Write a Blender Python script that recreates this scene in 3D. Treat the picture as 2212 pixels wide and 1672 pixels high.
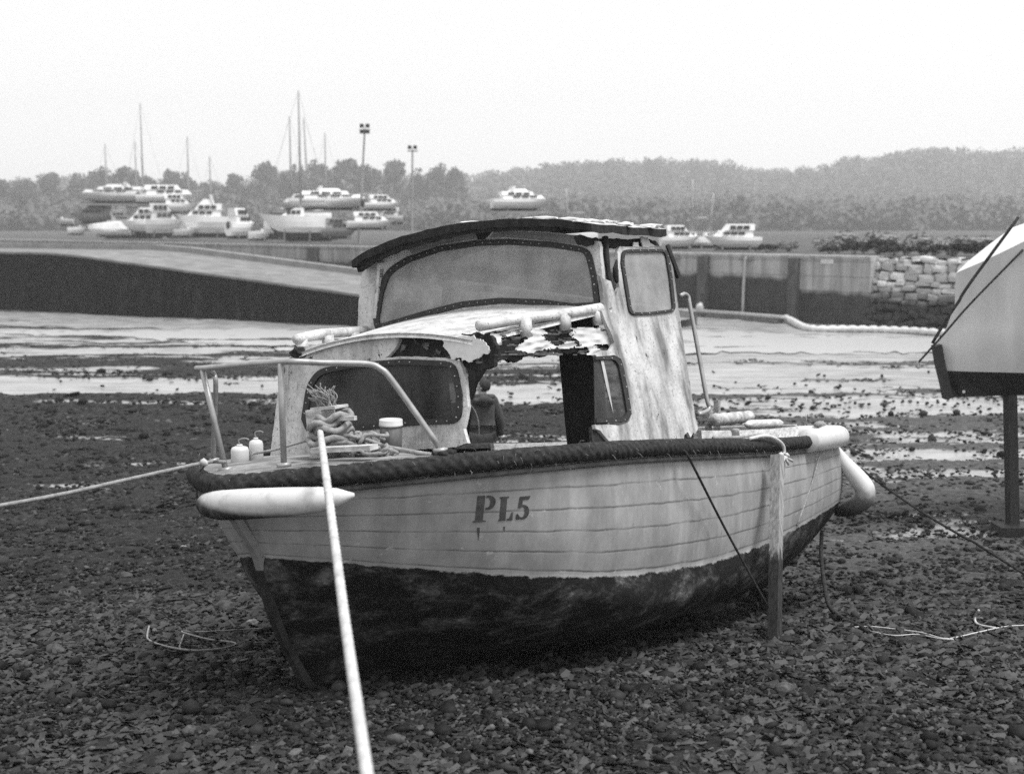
import bpy, bmesh, math, random
import numpy as np
from math import sin, cos, radians, atan, pi, degrees
from mathutils import Vector, Matrix, geometry, noise as mnoise
from mathutils.bvhtree import BVHTree

random.seed(5); rng = np.random.default_rng(5)
for o in list(bpy.data.objects): bpy.data.objects.remove(o)
scn = bpy.context.scene
col = scn.collection

# ------------------------------------------------------------------ camera, sky, sun
F, CX, CY, HZ, CAMH = 2789.0, 1106.0, 836.0, 490.0, 3.3   # photo units: 2212 x 1672
PITCH = atan((CY - HZ) / F)
cam = bpy.data.cameras.new("camera"); cam_o = bpy.data.objects.new("camera", cam); col.objects.link(cam_o)
cam.lens = 50.0; cam.sensor_fit = 'HORIZONTAL'; cam.sensor_width = 50.0 * 2212 / F
cam_o.location = (0, 0, CAMH); cam_o.rotation_euler = (pi / 2 - PITCH, 0, 0)
cam.clip_start = 0.1; cam.clip_end = 5000
cam.dof.use_dof = True; cam.dof.focus_distance = 10.6; cam.dof.aperture_fstop = 2.0
scn.camera = cam_o

SUN_EL, SUN_AZ = radians(66), radians(112)      # azimuth clockwise from +y
w = bpy.data.worlds.new("World"); scn.world = w; w.use_nodes = True
nt = w.node_tree; nt.nodes.clear()
sky = nt.nodes.new('ShaderNodeTexSky'); sky.sky_type = 'NISHITA'; sky.sun_disc = False
sky.sun_elevation = SUN_EL; sky.sun_rotation = SUN_AZ
sky.air_density = 1.0; sky.dust_density = 1.5; sky.ozone_density = 1.0
bw = nt.nodes.new('ShaderNodeRGBToBW'); bg = nt.nodes.new('ShaderNodeBackground'); wo = nt.nodes.new('ShaderNodeOutputWorld')
# even the clear-sky gradient out towards an overcast one, monochrome film
pw = nt.nodes.new('ShaderNodeMath'); pw.operation = 'POWER'; pw.inputs[1].default_value = 0.38
mul = nt.nodes.new('ShaderNodeMath'); mul.operation = 'MULTIPLY'; mul.inputs[1].default_value = 3.15
nt.links.new(sky.outputs[0], bw.inputs[0]); nt.links.new(bw.outputs[0], pw.inputs[0]); nt.links.new(pw.outputs[0], mul.inputs[0])
nt.links.new(mul.outputs[0], bg.inputs[0]); bg.inputs[1].default_value = 0.1; nt.links.new(bg.outputs[0], wo.inputs[0])
sl = bpy.data.lights.new("sun", 'SUN'); so = bpy.data.objects.new("sun", sl); col.objects.link(so)
sl.energy = 1.9; sl.angle = radians(18); sl.color = (1, 1, 1)
so.rotation_euler = (pi / 2 - SUN_EL, 0, pi - SUN_AZ); so.location = (0, -20, 40)
scn.view_settings.view_transform = 'Standard'; scn.view_settings.look = 'None'
scn.view_settings.exposure = 1.12; scn.view_settings.gamma = 1.0
scn.render.engine = 'CYCLES'
cy = scn.cycles
cy.use_denoising = False; cy.max_bounces = 7; cy.volume_bounces = 1; cy.transparent_max_bounces = 12
cy.diffuse_bounces = 3; cy.glossy_bounces = 3; cy.caustics_reflective = False; cy.caustics_refractive = False

# ------------------------------------------------------------------ photo -> world helpers
CAM = np.array([0, 0, CAMH])
def ray(x, y):
    u = (x - CX) / F; v = -(y - CY) / F
    return np.array([u, cos(PITCH) + v * sin(PITCH), -sin(PITCH) + v * cos(PITCH)])
def at(x, y, d):
    r = ray(x, y); return CAM + r * (d / r[1])
def on_z(x, y, z):
    r = ray(x, y); return CAM + r * ((z - CAMH) / r[2])
def mpp(d): return d / F

# boat frame: X aft, Y to port, Z up
TH, PH, U = radians(35.5), radians(6.5), 0.892
A_ = np.array([sin(TH), cos(TH), 0]); p_ = np.array([cos(TH), -sin(TH), 0]); k_ = np.array([0, 0, 1.0])
PV = p_ * cos(PH) + k_ * sin(PH); ZV = k_ * cos(PH) - p_ * sin(PH)
BO = on_z(690, 1500, 0.0)
MB_ = np.array([A_, PV, ZV])
def b2w(X, Y, Z): return BO + U * (X * A_ + Y * PV + Z * ZV)
def bray(x, y): return MB_ @ (CAM - BO) / U, MB_ @ ray(x, y) / U
def onp(x, y, n, c):
    """boat-frame point where the ray meets plane n.P = c"""
    o, d = bray(x, y); n = np.array(n, float)
    return o + d * ((c - n @ o) / (n @ d))
def onX(x, y, X): return onp(x, y, (1, 0, 0), X)
def onY(x, y, Y): return onp(x, y, (0, 1, 0), Y)
def onZ(x, y, Z): return onp(x, y, (0, 0, 1), Z)
def W(P): return b2w(P[0], P[1], P[2])

# ------------------------------------------------------------------ mesh helpers
class MB:
    def __init__(s): s.v = []; s.f = []; s.uv = {}; s.m = []
    def add(s, vs, fs, mi=0):
        o = len(s.v); s.v += [tuple(map(float, p)) for p in vs]
        for f in fs: s.f.append(tuple(i + o for i in f)); s.m.append(mi)
        return o
    def box(s, c, e, R=None, mi=0, taper=1.0):
        c = np.array(c, float); e = np.array(e, float) / 2; vs = []
        for z in (-1, 1):
            t = taper if z > 0 else 1.0
            for x, y in ((-1, -1), (1, -1), (1, 1), (-1, 1)):
                p = np.array([x * e[0] * t, y * e[1] * t, z * e[2]])
                vs.append(c + (R @ p if R is not None else p))
        s.add(vs, [(3, 2, 1, 0), (4, 5, 6, 7), (0, 1, 5, 4), (1, 2, 6, 5), (2, 3, 7, 6), (3, 0, 4, 7)], mi)
    def beam(s, a, b, w, h, up=(0, 0, 1), mi=0):
        a = np.array(a, float); b = np.array(b, float); d = b - a; L = np.linalg.norm(d); d /= L
        up = np.array(up, float); sx = np.cross(d, up); sx /= np.linalg.norm(sx); uz = np.cross(sx, d)
        s.box((a + b) / 2, (L, w, h), np.array([d, sx, uz]).T, mi)
    def tube(s, pts, r, n=8, mi=0, cap=True, mod=None, closed=False):
        pts = [np.array(p, float) for p in pts]; N = len(pts)
        rs = r if hasattr(r, '__len__') else [r] * N
        T = []
        for i in range(N):
            t = pts[min(i + 1, N - 1)] - pts[max(i - 1, 0)]; T.append(t / (np.linalg.norm(t) + 1e-9))
        nrm = np.cross(T[0], (0, 0, 1)) if abs(T[0][2]) < .9 else np.cross(T[0], (1, 0, 0))
        nrm /= np.linalg.norm(nrm); vs = []; L = 0
        for i in range(N):
            if i:
                L += np.linalg.norm(pts[i] - pts[i - 1])
                nrm = nrm - T[i] * (nrm @ T[i]); nrm /= np.linalg.norm(nrm)
            bn = np.cross(T[i], nrm)
            for k in range(n):
                a = 2 * pi * k / n; rr = rs[i] * (mod(a, L) if mod else 1)
                vs.append(pts[i] + rr * (cos(a) * nrm + sin(a) * bn))
        fs = [(i * n + k, i * n + (k + 1) % n, (i + 1) * n + (k + 1) % n, (i + 1) * n + k) for i in range(N - 1) for k in range(n)]
        if cap: fs += [tuple(range(n))[::-1], tuple((N - 1) * n + k for k in range(n))]
        s.add(vs, fs, mi)
    def lathe(s, c, prof, n=16, ax=(0, 0, 1), mi=0):
        ax = np.array(ax, float); ax /= np.linalg.norm(ax)
        x = np.cross(ax, (0, 1, 0.01)); x /= np.linalg.norm(x); y = np.cross(ax, x); c = np.array(c, float)
        vs = [c + ax * h + r * (cos(2 * pi * k / n) * x + sin(2 * pi * k / n) * y) for r, h in prof for k in range(n)]
        m = len(prof)
        fs = [(i * n + k, i * n + (k + 1) % n, (i + 1) * n + (k + 1) % n, (i + 1) * n + k) for i in range(m - 1) for k in range(n)]
        fs += [tuple(range(n))[::-1], tuple((m - 1) * n + k for k in range(n))]
        s.add(vs, fs, mi)
    def blob(s, c, r, seed=0, amp=.25, sub=2, mi=0, R=None):
        vs, fs = ico(sub); vs = vs.copy()
        for i, v in enumerate(vs):
            k = 1 + amp * mnoise.noise(Vector(v * 1.3) + Vector((seed * 7.1, seed * 3.3, seed)))
            q = v * k * np.array(r)
            vs[i] = q if R is None else R @ q
        s.add(vs + np.array(c), fs, mi)

_ico = {}
def ico(sub):
    if sub not in _ico:
        bm = bmesh.new(); bmesh.ops.create_icosphere(bm, subdivisions=sub, radius=1.0)
        bm.verts.ensure_lookup_table()
        _ico[sub] = (np.array([v.co[:] for v in bm.verts]), [tuple(v.index for v in f.verts) for f in bm.faces]); bm.free()
    return _ico[sub]

def tag(o, label=None, cat=None, group=None, kind=None):
    if label: o['label'] = label
    if cat: o['category'] = cat
    if group: o['group'] = group
    if kind: o['kind'] = kind
    return o
def empty(name, loc, label=None, cat=None, group=None):
    o = bpy.data.objects.new(name, None); col.objects.link(o); o.location = tuple(map(float, loc)); o.empty_display_size = .1
    o['_w'] = list(map(float, loc)); return tag(o, label, cat, group)
def wloc(o):
    p = np.array(o.location[:])
    return p + wloc(o.parent) if o.parent else p
def obj(name, mb, mats, parent=None, smooth=False, loc=None, local=False):
    """one mesh object from world-space builder vertices"""
    v = np.array(mb.v, float).reshape(-1, 3)
    if local: base = np.zeros(3)
    elif parent is not None: base = wloc(parent)
    else:
        base = np.array(loc, float) if loc is not None else np.array([v[:, 0].mean(), v[:, 1].mean(), v[:, 2].min()])
    me = bpy.data.meshes.new(name); me.from_pydata((v - base).tolist(), [], mb.f); me.update()
    for m in (mats if isinstance(mats, (list, tuple)) else [mats]): me.materials.append(m)
    if any(mb.m): me.polygons.foreach_set('material_index', mb.m)
    if smooth: me.polygons.foreach_set('use_smooth', [True] * len(me.polygons))
    o = bpy.data.objects.new(name, me); col.objects.link(o)
    if parent is not None: o.parent = parent
    elif not local: o.location = base
    return o
def copy_tree(o, parent=None):
    c = o.copy(); col.objects.link(c)
    if parent is not None: c.parent = parent
    for ch in list(o.children): copy_tree(ch, c)
    return c
def smooth_path(pts, n=6):
    """Catmull-Rom through the points"""
    P = [np.array(p, float) for p in pts]; P = [2 * P[0] - P[1]] + P + [2 * P[-1] - P[-2]]; out = []
    for i in range(1, len(P) - 2):
        for k in range(n):
            t = k / n
            out.append(.5 * (2 * P[i] + (P[i + 1] - P[i - 1]) * t + (2 * P[i - 1] - 5 * P[i] + 4 * P[i + 1] - P[i + 2]) * t * t
                             + (3 * P[i] - P[i - 1] - 3 * P[i + 1] + P[i + 2]) * t ** 3))
    out.append(P[-2]); return out
def sag(a, b, s, n=16):
    a = np.array(a, float); b = np.array(b, float)
    return [a + (b - a) * t + np.array([0, 0, -4 * s * t * (1 - t)]) for t in np.linspace(0, 1, n)]
def rope_mod(pitch, strands=3, amp=.13):
    return lambda a, L: 1 - amp + amp * abs(cos((strands * a - 2 * pi * strands * L / pitch) / 2)) * 1.6

# ------------------------------------------------------------------ materials
class N:
    """tiny node-tree helper"""
    def __init__(s, name):
        s.mat = bpy.data.materials.new(name); s.mat.use_nodes = True; s.t = s.mat.node_tree
        s.b = s.t.nodes['Principled BSDF']; s.out = s.t.nodes['Material Output']
    def n(s, typ, **kw):
        q = s.t.nodes.new('ShaderNode' + typ)
        for k, v in kw.items(): setattr(q, k, v)
        return q
    def l(s, a, b): s.t.links.new(a, b)
    def coord(s, scale=(1, 1, 1), src='Object'):
        c = s.n('TexCoord'); m = s.n('Mapping'); m.inputs['Scale'].default_value = scale
        s.l(c.outputs[src], m.inputs[0]); return m.outputs[0]
    def noise(s, vec, scale, detail=5, rough=.6, dist=0.0):
        q = s.n('TexNoise'); q.inputs['Scale'].default_value = scale; q.inputs['Detail'].default_value = detail
        q.inputs['Roughness'].default_value = rough; q.inputs['Distortion'].default_value = dist
        s.l(vec, q.inputs['Vector']); return q.outputs[0]
    def ramp(s, fac, stops, interp='LINEAR'):
        q = s.n('ValToRGB'); cr = q.color_ramp; cr.interpolation = interp
        while len(cr.elements) < len(stops): cr.elements.new(.5)
        for e, (p, c) in zip(cr.elements, stops): e.position = p; e.color = (c, c, c, 1)
        s.l(fac, q.inputs[0]); return q.outputs[0]
    def math(s, op, a, b=None, c=None):
        q = s.n('Math', operation=op)
        for i, x in enumerate((a, b, c)):
            if x is None: continue
            if isinstance(x, (int, float)): q.inputs[i].default_value = x
            else: s.l(x, q.inputs[i])
        return q.outputs[0]
    def mix(s, fac, a, b):
        q = s.n('Mix', data_type='RGBA')
        for sock, x in ((q.inputs[0], fac), (q.inputs[6], a), (q.inputs[7], b)):
            if isinstance(x, (int, float)):
                sock.default_value = x if sock is q.inputs[0] else (x, x, x, 1)
            else: s.l(x, sock)
        return q.outputs[2]
    def bump(s, h, strength=.4, dist=.01):
        q = s.n('Bump'); q.inputs['Strength'].default_value = strength; q.inputs['Distance'].default_value = dist
        s.l(h, q.inputs['Height']); s.l(q.outputs[0], s.b.inputs['Normal'])
    def attr(s, name):
        q = s.n('Attribute'); q.attribute_name = name; return q.outputs['Fac']
    def fin(s, color=None, rough=.7, spec=.5, metal=0):
        if color is not None:
            if isinstance(color, (int, float)): s.b.inputs['Base Color'].default_value = (color, color, color, 1)
            else: s.l(color, s.b.inputs['Base Color'])
        if isinstance(rough, (int, float)): s.b.inputs['Roughness'].default_value = rough
        else: s.l(rough, s.b.inputs['Roughness'])
        s.b.inputs['Specular IOR Level'].default_value = spec; s.b.inputs['Metallic'].default_value = metal
        return s.mat
def simple(name, lo, hi, scale=6, rough=.75, bump=.3, stretch=(1, 1, 1), metal=0, spec=.4, det=6, bd=.01):
    m = N(name); c = m.coord(stretch); n = m.noise(c, scale, det)
    if bump: m.bump(n, bump, bd)
    return m.fin(m.ramp(n, [(.3, lo), (.7, hi)]), rough, spec, metal)

def white_paint(name, streaky=False):
    """old white gel paint, stained, streaked and chipped down to dark wood"""
    m = N(name); c = m.coord(); rot = m.n('Mapping'); tc = m.n('TexCoord'); m.l(tc.outputs['Object'], rot.inputs[0])
    rot.inputs['Scale'].default_value = (7, 7, .16)
    cs = rot.outputs[0]
    base = m.ramp(m.noise(c, 2.2, 6), [(.3, .48), (.65, .64)] if streaky else [(.3, .55), (.65, .71)])
    if streaky: streak = m.ramp(m.noise(cs, .9, 3, .55), [(.36, .24), (.48, .66), (.60, 1.0)])
    else: streak = m.ramp(m.noise(cs, 1.0, 5, .65), [(.34, .45), (.54, 1.0)])
    mott = m.ramp(m.noise(c, 9, 6, .75), [(.36, .68), (.54, 1.0)])
    col_ = m.n('Mix', data_type='RGBA', blend_type='MULTIPLY'); col_.inputs[0].default_value = .9 if streaky else .65
    m.l(base, col_.inputs[6]); m.l(streak, col_.inputs[7])
    co2 = m.n('Mix', data_type='RGBA', blend_type='MULTIPLY'); co2.inputs[0].default_value = .7
    m.l(col_.outputs[2], co2.inputs[6]); m.l(mott, co2.inputs[7])
    speck = m.ramp(m.noise(c, 42, 3, .8), [(.57, 0), (.66, .8)])
    d1 = m.mix(speck, co2.outputs[2], .16)
    chip = m.ramp(m.noise(m.coord((1.6, 1.6, 1)), 6.5, 8, .72, .8), [(.635, 0), (.66, 1)])
    d2 = m.mix(chip, d1, .03)
    h = m.math('SUBTRACT', m.noise(c, 20, 6), m.math('MULTIPLY', chip, .8))
    if streaky: h = m.math('ADD', h, m.math('MULTIPLY', streak, .8))
    m.bump(h, .45, .014)
    return m.fin(d2, .6, .3)
M = {}
M['white'] = white_paint("weathered white paint"); M['streaked'] = white_paint("streaked white paint", True)
M['bright'] = simple("clean white paint flake", .5, .68, 7, .7, .5)
M['rot'] = simple("rotten black plywood", .004, .03, 14, .95, .9, (1, 1, .5), bd=.03)
M['wood'] = simple("grey weathered timber", .12, .38, 7, .85, .6, (6, 1, 6))
M['palewood'] = simple("flaking painted timber", .3, .7, 11, .8, .7, (1, 1, 2.5))
M['darkwood'] = simple("dark wet timber", .006, .035, 8, .7, .5, (5, 5, .5))
M['rubber'] = simple("black window gasket", .012, .03, 20, .6, .2)
M['rivet'] = simple("dull rivet heads", .16, .5, 20, .5, 0)
M['steel'] = simple("dull galvanised tube", .26, .42, 9, .42, .1, metal=.35)
M['ruststeel'] = simple("rusty steel", .05, .2, 12, .8, .5)
M['rope_dark'] = simple("dark tarry fibre rope", .010, .05, 26, .95, .5, spec=.15)
M['rope_pale'] = simple("bleached rope", .4, .62, 30, .9, .4)
M['rope_mid'] = simple("grey weathered rope", .16, .34, 30, .9, .4)
M['plastic'] = simple("white plastic", .5, .66, 6, .5, .1)
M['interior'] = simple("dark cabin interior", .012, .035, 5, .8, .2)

def hull_paint():
    m = N("painted carvel planking"); uvn = m.n('UVMap'); uvn.uv_map = 'plank'
    sp = m.n('SeparateXYZ'); m.l(uvn.outputs[0], sp.inputs[0]); c = m.coord()
    wob = m.math('MULTIPLY', m.math('SUBTRACT', m.noise(c, 2.6, 4), .5), .022)
    v = m.math('ADD', sp.outputs[1], wob)
    stops = [(0, 1)]
    for s in (.125, .215, .305, .395, .478): stops += [(s - .0062, 1), (s, 0), (s + .0062, 1)]
    seam = m.ramp(v, stops)
    strength = m.ramp(m.noise(m.coord((1, 1, 3)), 2.3, 4), [(.36, .2), (.56, .75)])
    seamd = m.math('MULTIPLY', m.math('SUBTRACT', 1.0, seam), strength)
    base = m.ramp(m.noise(m.coord((1.2, 1.2, .8)), 2.2, 8, .68), [(.34, .25), (.5, .32), (.66, .40)])
    st = m.ramp(m.noise(m.coord((4, 4, .35)), 1.6, 4), [(.42, .72), (.58, 1)])
    mm = m.n('Mix', data_type='RGBA', blend_type='MULTIPLY'); mm.inputs[0].default_value = .5
    m.l(base, mm.inputs[6]); m.l(st, mm.inputs[7])
    topc = m.mix(seamd, mm.outputs[2], .05)
    chips = m.ramp(m.noise(c, 9, 6, .7), [(.63, 0), (.69, .8)]); topc = m.mix(chips, topc, .46); dk = m.ramp(m.noise(c, 13, 7, .75), [(.64, 0), (.70, .7)]); topc = m.mix(dk, topc, .10)
    # bottom: blackened antifouling scaled off in patches
    ab = m.ramp(m.noise(m.coord((1, 1, 2.0)), 2.6, 9, .7, .15), [(.36, .004), (.49, .012), (.57, .06), (.70, .22)])
    sp2 = m.ramp(m.noise(c, 26, 4, .8), [(.5, .7), (.75, 1.9)])
    m2 = m.n('Mix', data_type='RGBA', blend_type='MULTIPLY'); m2.inputs[0].default_value = 1; m.l(ab, m2.inputs[6]); m.l(sp2, m2.inputs[7])
    ed = m.math('ADD', sp.outputs[1], m.math('MULTIPLY', m.math('SUBTRACT', m.noise(c, 5, 8, .75), .5), .06))
    under = m.ramp(ed, [(.497, 0), (.503, 1)])
    hgt = m.math('SUBTRACT', m.math('MULTIPLY', m.noise(c, 22, 5), m.math('ADD', .15, under)), m.math('MULTIPLY', seamd, .5))
    m.bump(hgt, .5, .012)
    return m.fin(m.mix(under, topc, m2.outputs[2]), m.math('ADD', .62, m.math('MULTIPLY', under, .3)), .2)
M['hull'] = hull_paint()

def glass_dirty(name, tint, opacity, rough=.12, lo=.85, base=.2):
    m = N(name); t = m.n('BsdfTransparent'); t.inputs[0].default_value = (tint, tint, tint, 1)
    c = m.coord(); g = m.noise(c, 3.5, 6, .65)
    m.fin(m.ramp(g, [(.3, .5 * base), (.7, base)]), rough, .25)
    mx = m.n('MixShader'); fac = m.ramp(m.noise(m.coord((1, 1, .6)), 2.1, 6), [(.3, opacity * lo), (.7, min(1, opacity * (2 - lo)))])
    m.l(fac, mx.inputs[0]); m.l(t.outputs[0], mx.inputs[1]); m.l(m.b.outputs[0], mx.inputs[2]); m.l(mx.outputs[0], m.out.inputs[0])
    return m.mat
M['pane_hazy'] = glass_dirty("crazed hazy perspex", .8, .6, .5, .8, .5)
M['pane_dark'] = glass_dirty("dusty dark pane", .5, .36, .3, .4, .15)

# ------------------------------------------------------------------ terrain
def sstep(a, b, x):
    t = np.clip((x - a) / (b - a), 0, 1); return t * t * (3 - 2 * t)
def vnoise(x, y, seed=0):
    xi = np.floor(x).astype(int); yi = np.floor(y).astype(int); fx = x - xi; fy = y - yi
    fx = fx * fx * (3 - 2 * fx); fy = fy * fy * (3 - 2 * fy)
    def h(i, j):
        n = (i * 374761393 + j * 668265263 + seed * 974711) & 0xffffffff
        n = ((n ^ (n >> 13)) * 1274126177) & 0xffffffff
        return ((n ^ (n >> 16)) & 0xffff) / 65535.0
    return (h(xi, yi) * (1 - fx) + h(xi + 1, yi) * fx) * (1 - fy) + (h(xi, yi + 1) * (1 - fx) + h(xi + 1, yi + 1) * fx) * fy
def fbm(x, y, seed=0, oc=5):
    s = 0; a = .5; t = 0
    for i in range(oc):
        s = s + a * vnoise(x * 2 ** i, y * 2 ** i, seed + i * 17); t += a; a *= .55
    return s / t
FLAT = -0.75
def terrain(x, y):
    x = np.asarray(x, float); y = np.asarray(y, float)
    near = .085 * (8.85 - y)
    z = np.where(y < 8.85, near, 0)
    slope = -.15 * (np.minimum(y, 13.85) - 8.85)
    z = np.where(y >= 8.85, slope, z)
    # soften the foot of the beach and let the scoured hollow under the stern drop a little more
    z = z - .27 * np.exp(-((x - 2.4) ** 2 + (y - 13.8) ** 2) / 1.6)
    z = z + .10 * (fbm(x * .35, y * .35, 3, 3) - .5)
    return z
def weed_cover(x, y):
    """how much dark weed lies on the mud: 1 all weed, 0 bare wet mud"""
    px = CX + F * x / y
    def table(t): return np.interp(y, [k[0] for k in t], [k[1] for k in t])
    left = table([(0, 1), (16, 1), (19, .93), (23, .88), (25, .84), (28, .82), (29.6, .78), (30.6, .62), (31.2, .22), (34.0, .25), (34.8, .62), (37, .72), (39, .5), (41, .40), (44, .45), (47, .3), (51, .3), (53, .38), (55, .33), (70, .3)])
    mid = table([(0, 1), (20, 1), (24, .75), (27, .7), (29, .68), (31, .38), (33, .36), (34, .6), (37, .6), (39, .2), (43, .15), (48, .2), (70, .3)])
    right = table([(0, 1), (13, .98), (16, .86), (18, .74), (20, .58), (22, .44), (24, .44), (27, .47), (30, .38), (33, .30), (36, .25), (38, .30), (40, .15), (41, .2), (42.5, .0), (49, .0), (52, .1), (70, .2)])
    wl = sstep(950, 650, px); wr = sstep(1150, 1500, px)
    return left * wl + right * wr + mid * np.clip(1 - wl - wr, 0, 1)
def weed_field(x, y):
    c = weed_cover(x, y)
    st = np.clip(y / 14, 1, 3.2)
    n = .68 * fbm(x * .42 / st, y * 1.15, 11, 5) + .32 * fbm(x * 2.6 / st, y * 4.6, 31, 4)
    n = (n - .5) * 2.1 + .5
    return np.clip((c - n) * 3.4 + .5, 0, 1)

rows = np.concatenate([np.linspace(2.0, 5.4, 12), 5.4 * (75 / 5.4) ** (np.linspace(0, 1, 700)[1:])])
cols = np.linspace(-.62, .62, 620)
Y_, A2 = np.meshgrid(rows, cols, indexing='ij'); X_ = A2 * (Y_ + 4.0)
wd = weed_field(X_, Y_)
Z_ = terrain(X_, Y_)
fine = fbm(X_ * 7, Y_ * 7, 5, 4) - .5
Z_ = Z_ + wd * (.015 + np.clip(Y_ / 30, .15, .8) * .10 * fbm(X_ * 2.2, Y_ * 3.0, 41, 3)) + fine * np.clip(.05 - Y_ * .0008, .004, .05) * (.35 + wd)
Z_ = np.where(wd < .05, np.minimum(Z_, terrain(X_, Y_) + .02), Z_)
nr, nc = Y_.shape
idx = np.arange(nr * nc).reshape(nr, nc)
faces = np.stack([idx[:-1, :-1], idx[:-1, 1:], idx[1:, 1:], idx[1:, :-1]], -1).reshape(-1, 4)
def fast_mesh(name, v, f, mat, attrs={}, smooth=True):
    me = bpy.data.meshes.new(name); nv, nf, k = len(v), len(f), f.shape[1]
    me.vertices.add(nv); me.vertices.foreach_set('co', v.astype(np.float32).ravel())
    me.loops.add(nf * k); me.loops.foreach_set('vertex_index', f.astype(np.int32).ravel())
    me.polygons.add(nf); me.polygons.foreach_set('loop_start', np.arange(0, nf * k, k, dtype=np.int32))
    me.polygons.foreach_set('loop_total', np.full(nf, k, dtype=np.int32))
    me.update(calc_edges=True)
    for a, d in attrs.items():
        at_ = me.attributes.new(a, 'FLOAT', 'POINT'); at_.data.foreach_set('value', d.astype(np.float32).ravel())
    me.polygons.foreach_set('use_smooth', np.full(nf, smooth) if np.isscalar(smooth) else smooth)
    me.materials.append(mat); o = bpy.data.objects.new(name, me); col.objects.link(o); return o

def shore_mat():
    m = N("wet mud with weed"); wdn = m.attr('weed'); c = m.coord(); cs = m.coord((.5, 1.6, 1))
    n1 = m.noise(c, 9, 8, .7); n2 = m.noise(cs, 1.7, 6)
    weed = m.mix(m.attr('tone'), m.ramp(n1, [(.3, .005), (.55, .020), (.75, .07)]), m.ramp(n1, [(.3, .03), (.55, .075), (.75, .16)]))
    mud = m.ramp(n2, [(.3, .17), (.7, .40)])
    wcl = m.ramp(m.math('ADD', wdn, m.math('MULTIPLY', m.math('SUBTRACT', m.noise(c, 14, 6, .7), .5), .5)), [(.30, 0), (.70, 1)])
    r = m.math('ADD', m.math('MULTIPLY', wcl, .45), m.ramp(n2, [(.3, .22), (.7, .4)]))
    m.bump(m.math('ADD', m.math('MULTIPLY', m.noise(c, 26, 5, .7), wcl), m.math('MULTIPLY', m.noise(cs, 3, 4), .25)), .55, .03)
    sp_ = m.math('SUBTRACT', .5, m.math('MULTIPLY', wcl, .36)); m.l(sp_, m.b.inputs['Specular IOR Level']); q = m.fin(m.mix(wcl, mud, weed), r, .5); return q
M['shore'] = shore_mat()
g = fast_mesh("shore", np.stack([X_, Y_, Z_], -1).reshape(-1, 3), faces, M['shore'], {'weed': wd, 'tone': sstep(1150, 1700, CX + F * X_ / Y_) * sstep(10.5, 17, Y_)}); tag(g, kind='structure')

# ground beyond and around, out to the horizon
mb = MB(); mb.add([(-1780, -28, -1.15), (1780, -28, -1.15), (1780, 1140, -1.15), (-1780, 1140, -1.15)], [(0, 1, 2, 3)])
tag(obj("ground", mb, simple("dark estuary ground", .05, .12, .2, .8, 0)), kind='structure')

# the tide pools lying on the mud
def pool(name, px):
    pts = [on_z(x, y, FLAT - .012) for x, y in px]
    mb = MB(); mb.add(pts, [tuple(range(len(pts)))][::1]); return mb
mw = N("pale silty water"); cc = mw.coord((.4, 2, 1)); mw.bump(mw.noise(cc, 3, 3), .03, .02); M['water'] = mw.fin(.42, .3, .5)

# loose stones: one merged scatter, thickest in front
def stones():
    vs, fs = ico(1); fs = np.array(fs)
    n = 200000
    d = 5.6 * (36 / 5.6) ** (rng.random(n) ** .9) ; lat = (rng.random(n) - .5) * 1.0
    x = lat * (d + 2.5); y = d
    cov = weed_cover(x, y); keep = rng.random(n) < np.clip(cov * 1.25 - .35, .02, 1) * np.clip(1.35 - d / 34, .2, 1)
    keep &= rng.random(n) < np.clip((fbm(x * .8, y * 1.1, 61, 4) - .30) * 4.2, .08, 1)
    keep &= ~((np.abs((x - BO[0]) * p_[0] + (y - BO[1]) * p_[1]) < .12) & (y > 9.3) & (y < 14))
    x, y, d = x[keep], y[keep], d[keep]; n = len(x)
    s = .009 + .017 * rng.random(n) ** 2.6 + .0004 * d + .0011 * np.maximum(d - 11, 0)
    big = rng.random(n) < .03; s = np.where(big, s * (1.6 + 1.2 * rng.random(n)), s)
    sc = np.stack([s * (.8 + .7 * rng.random(n)), s * (.8 + .7 * rng.random(n)), s * (.20 + .22 * rng.random(n))], -1)
    rnd = rng.random(n) < .62; sc[rnd, 2] *= 2.0; sc[rnd, :2] *= .9; jit = 1 + np.where(rnd, .3, .65)[:, None, None] * (rng.random((n, len(vs), 1)) - .5)
    P = vs[None] * jit * sc[:, None]
    yaw = rng.random(n) * 2 * pi; tl = rng.normal(0, .28, n); tl2 = rng.normal(.1, .25, n)
    def rot(P, a, i, j):
        c, s_ = np.cos(a)[:, None], np.sin(a)[:, None]; pi_, pj = P[..., i].copy(), P[..., j].copy()
        P[..., i] = c * pi_ - s_ * pj; P[..., j] = s_ * pi_ + c * pj
    rot(P, yaw, 0, 1); rot(P, tl, 1, 2); rot(P, tl2, 0, 2)
    zz = terrain(x, y) + .022 + sc[:, 2] * .55 + rng.random(n) * .022
    P = P + np.stack([x, y, zz], -1)[:, None]
    Fc = (fs[None] + (np.arange(n) * len(vs))[:, None, None]).reshape(-1, 3)
    sh = np.repeat(rng.random(n), len(vs))
    m = N("shingle stones"); a = m.attr('shade'); nn = m.noise(m.coord(), 40, 4)
    c = m.ramp(m.math('ADD', m.math('MULTIPLY', a, .85), m.math('MULTIPLY', nn, .25)), [(.1, .006), (.6, .015), (.9, .035), (1.0, .12)])
    m.bump(nn, .3, .005)
    o = fast_mesh("pebbles", P.reshape(-1, 3), Fc, m.fin(c, .7, .16), {'shade': sh}, np.repeat(rnd, len(fs))); tag(o, "dark wet shingle stones scattered over the foreshore", kind='stuff')
stones()

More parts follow.
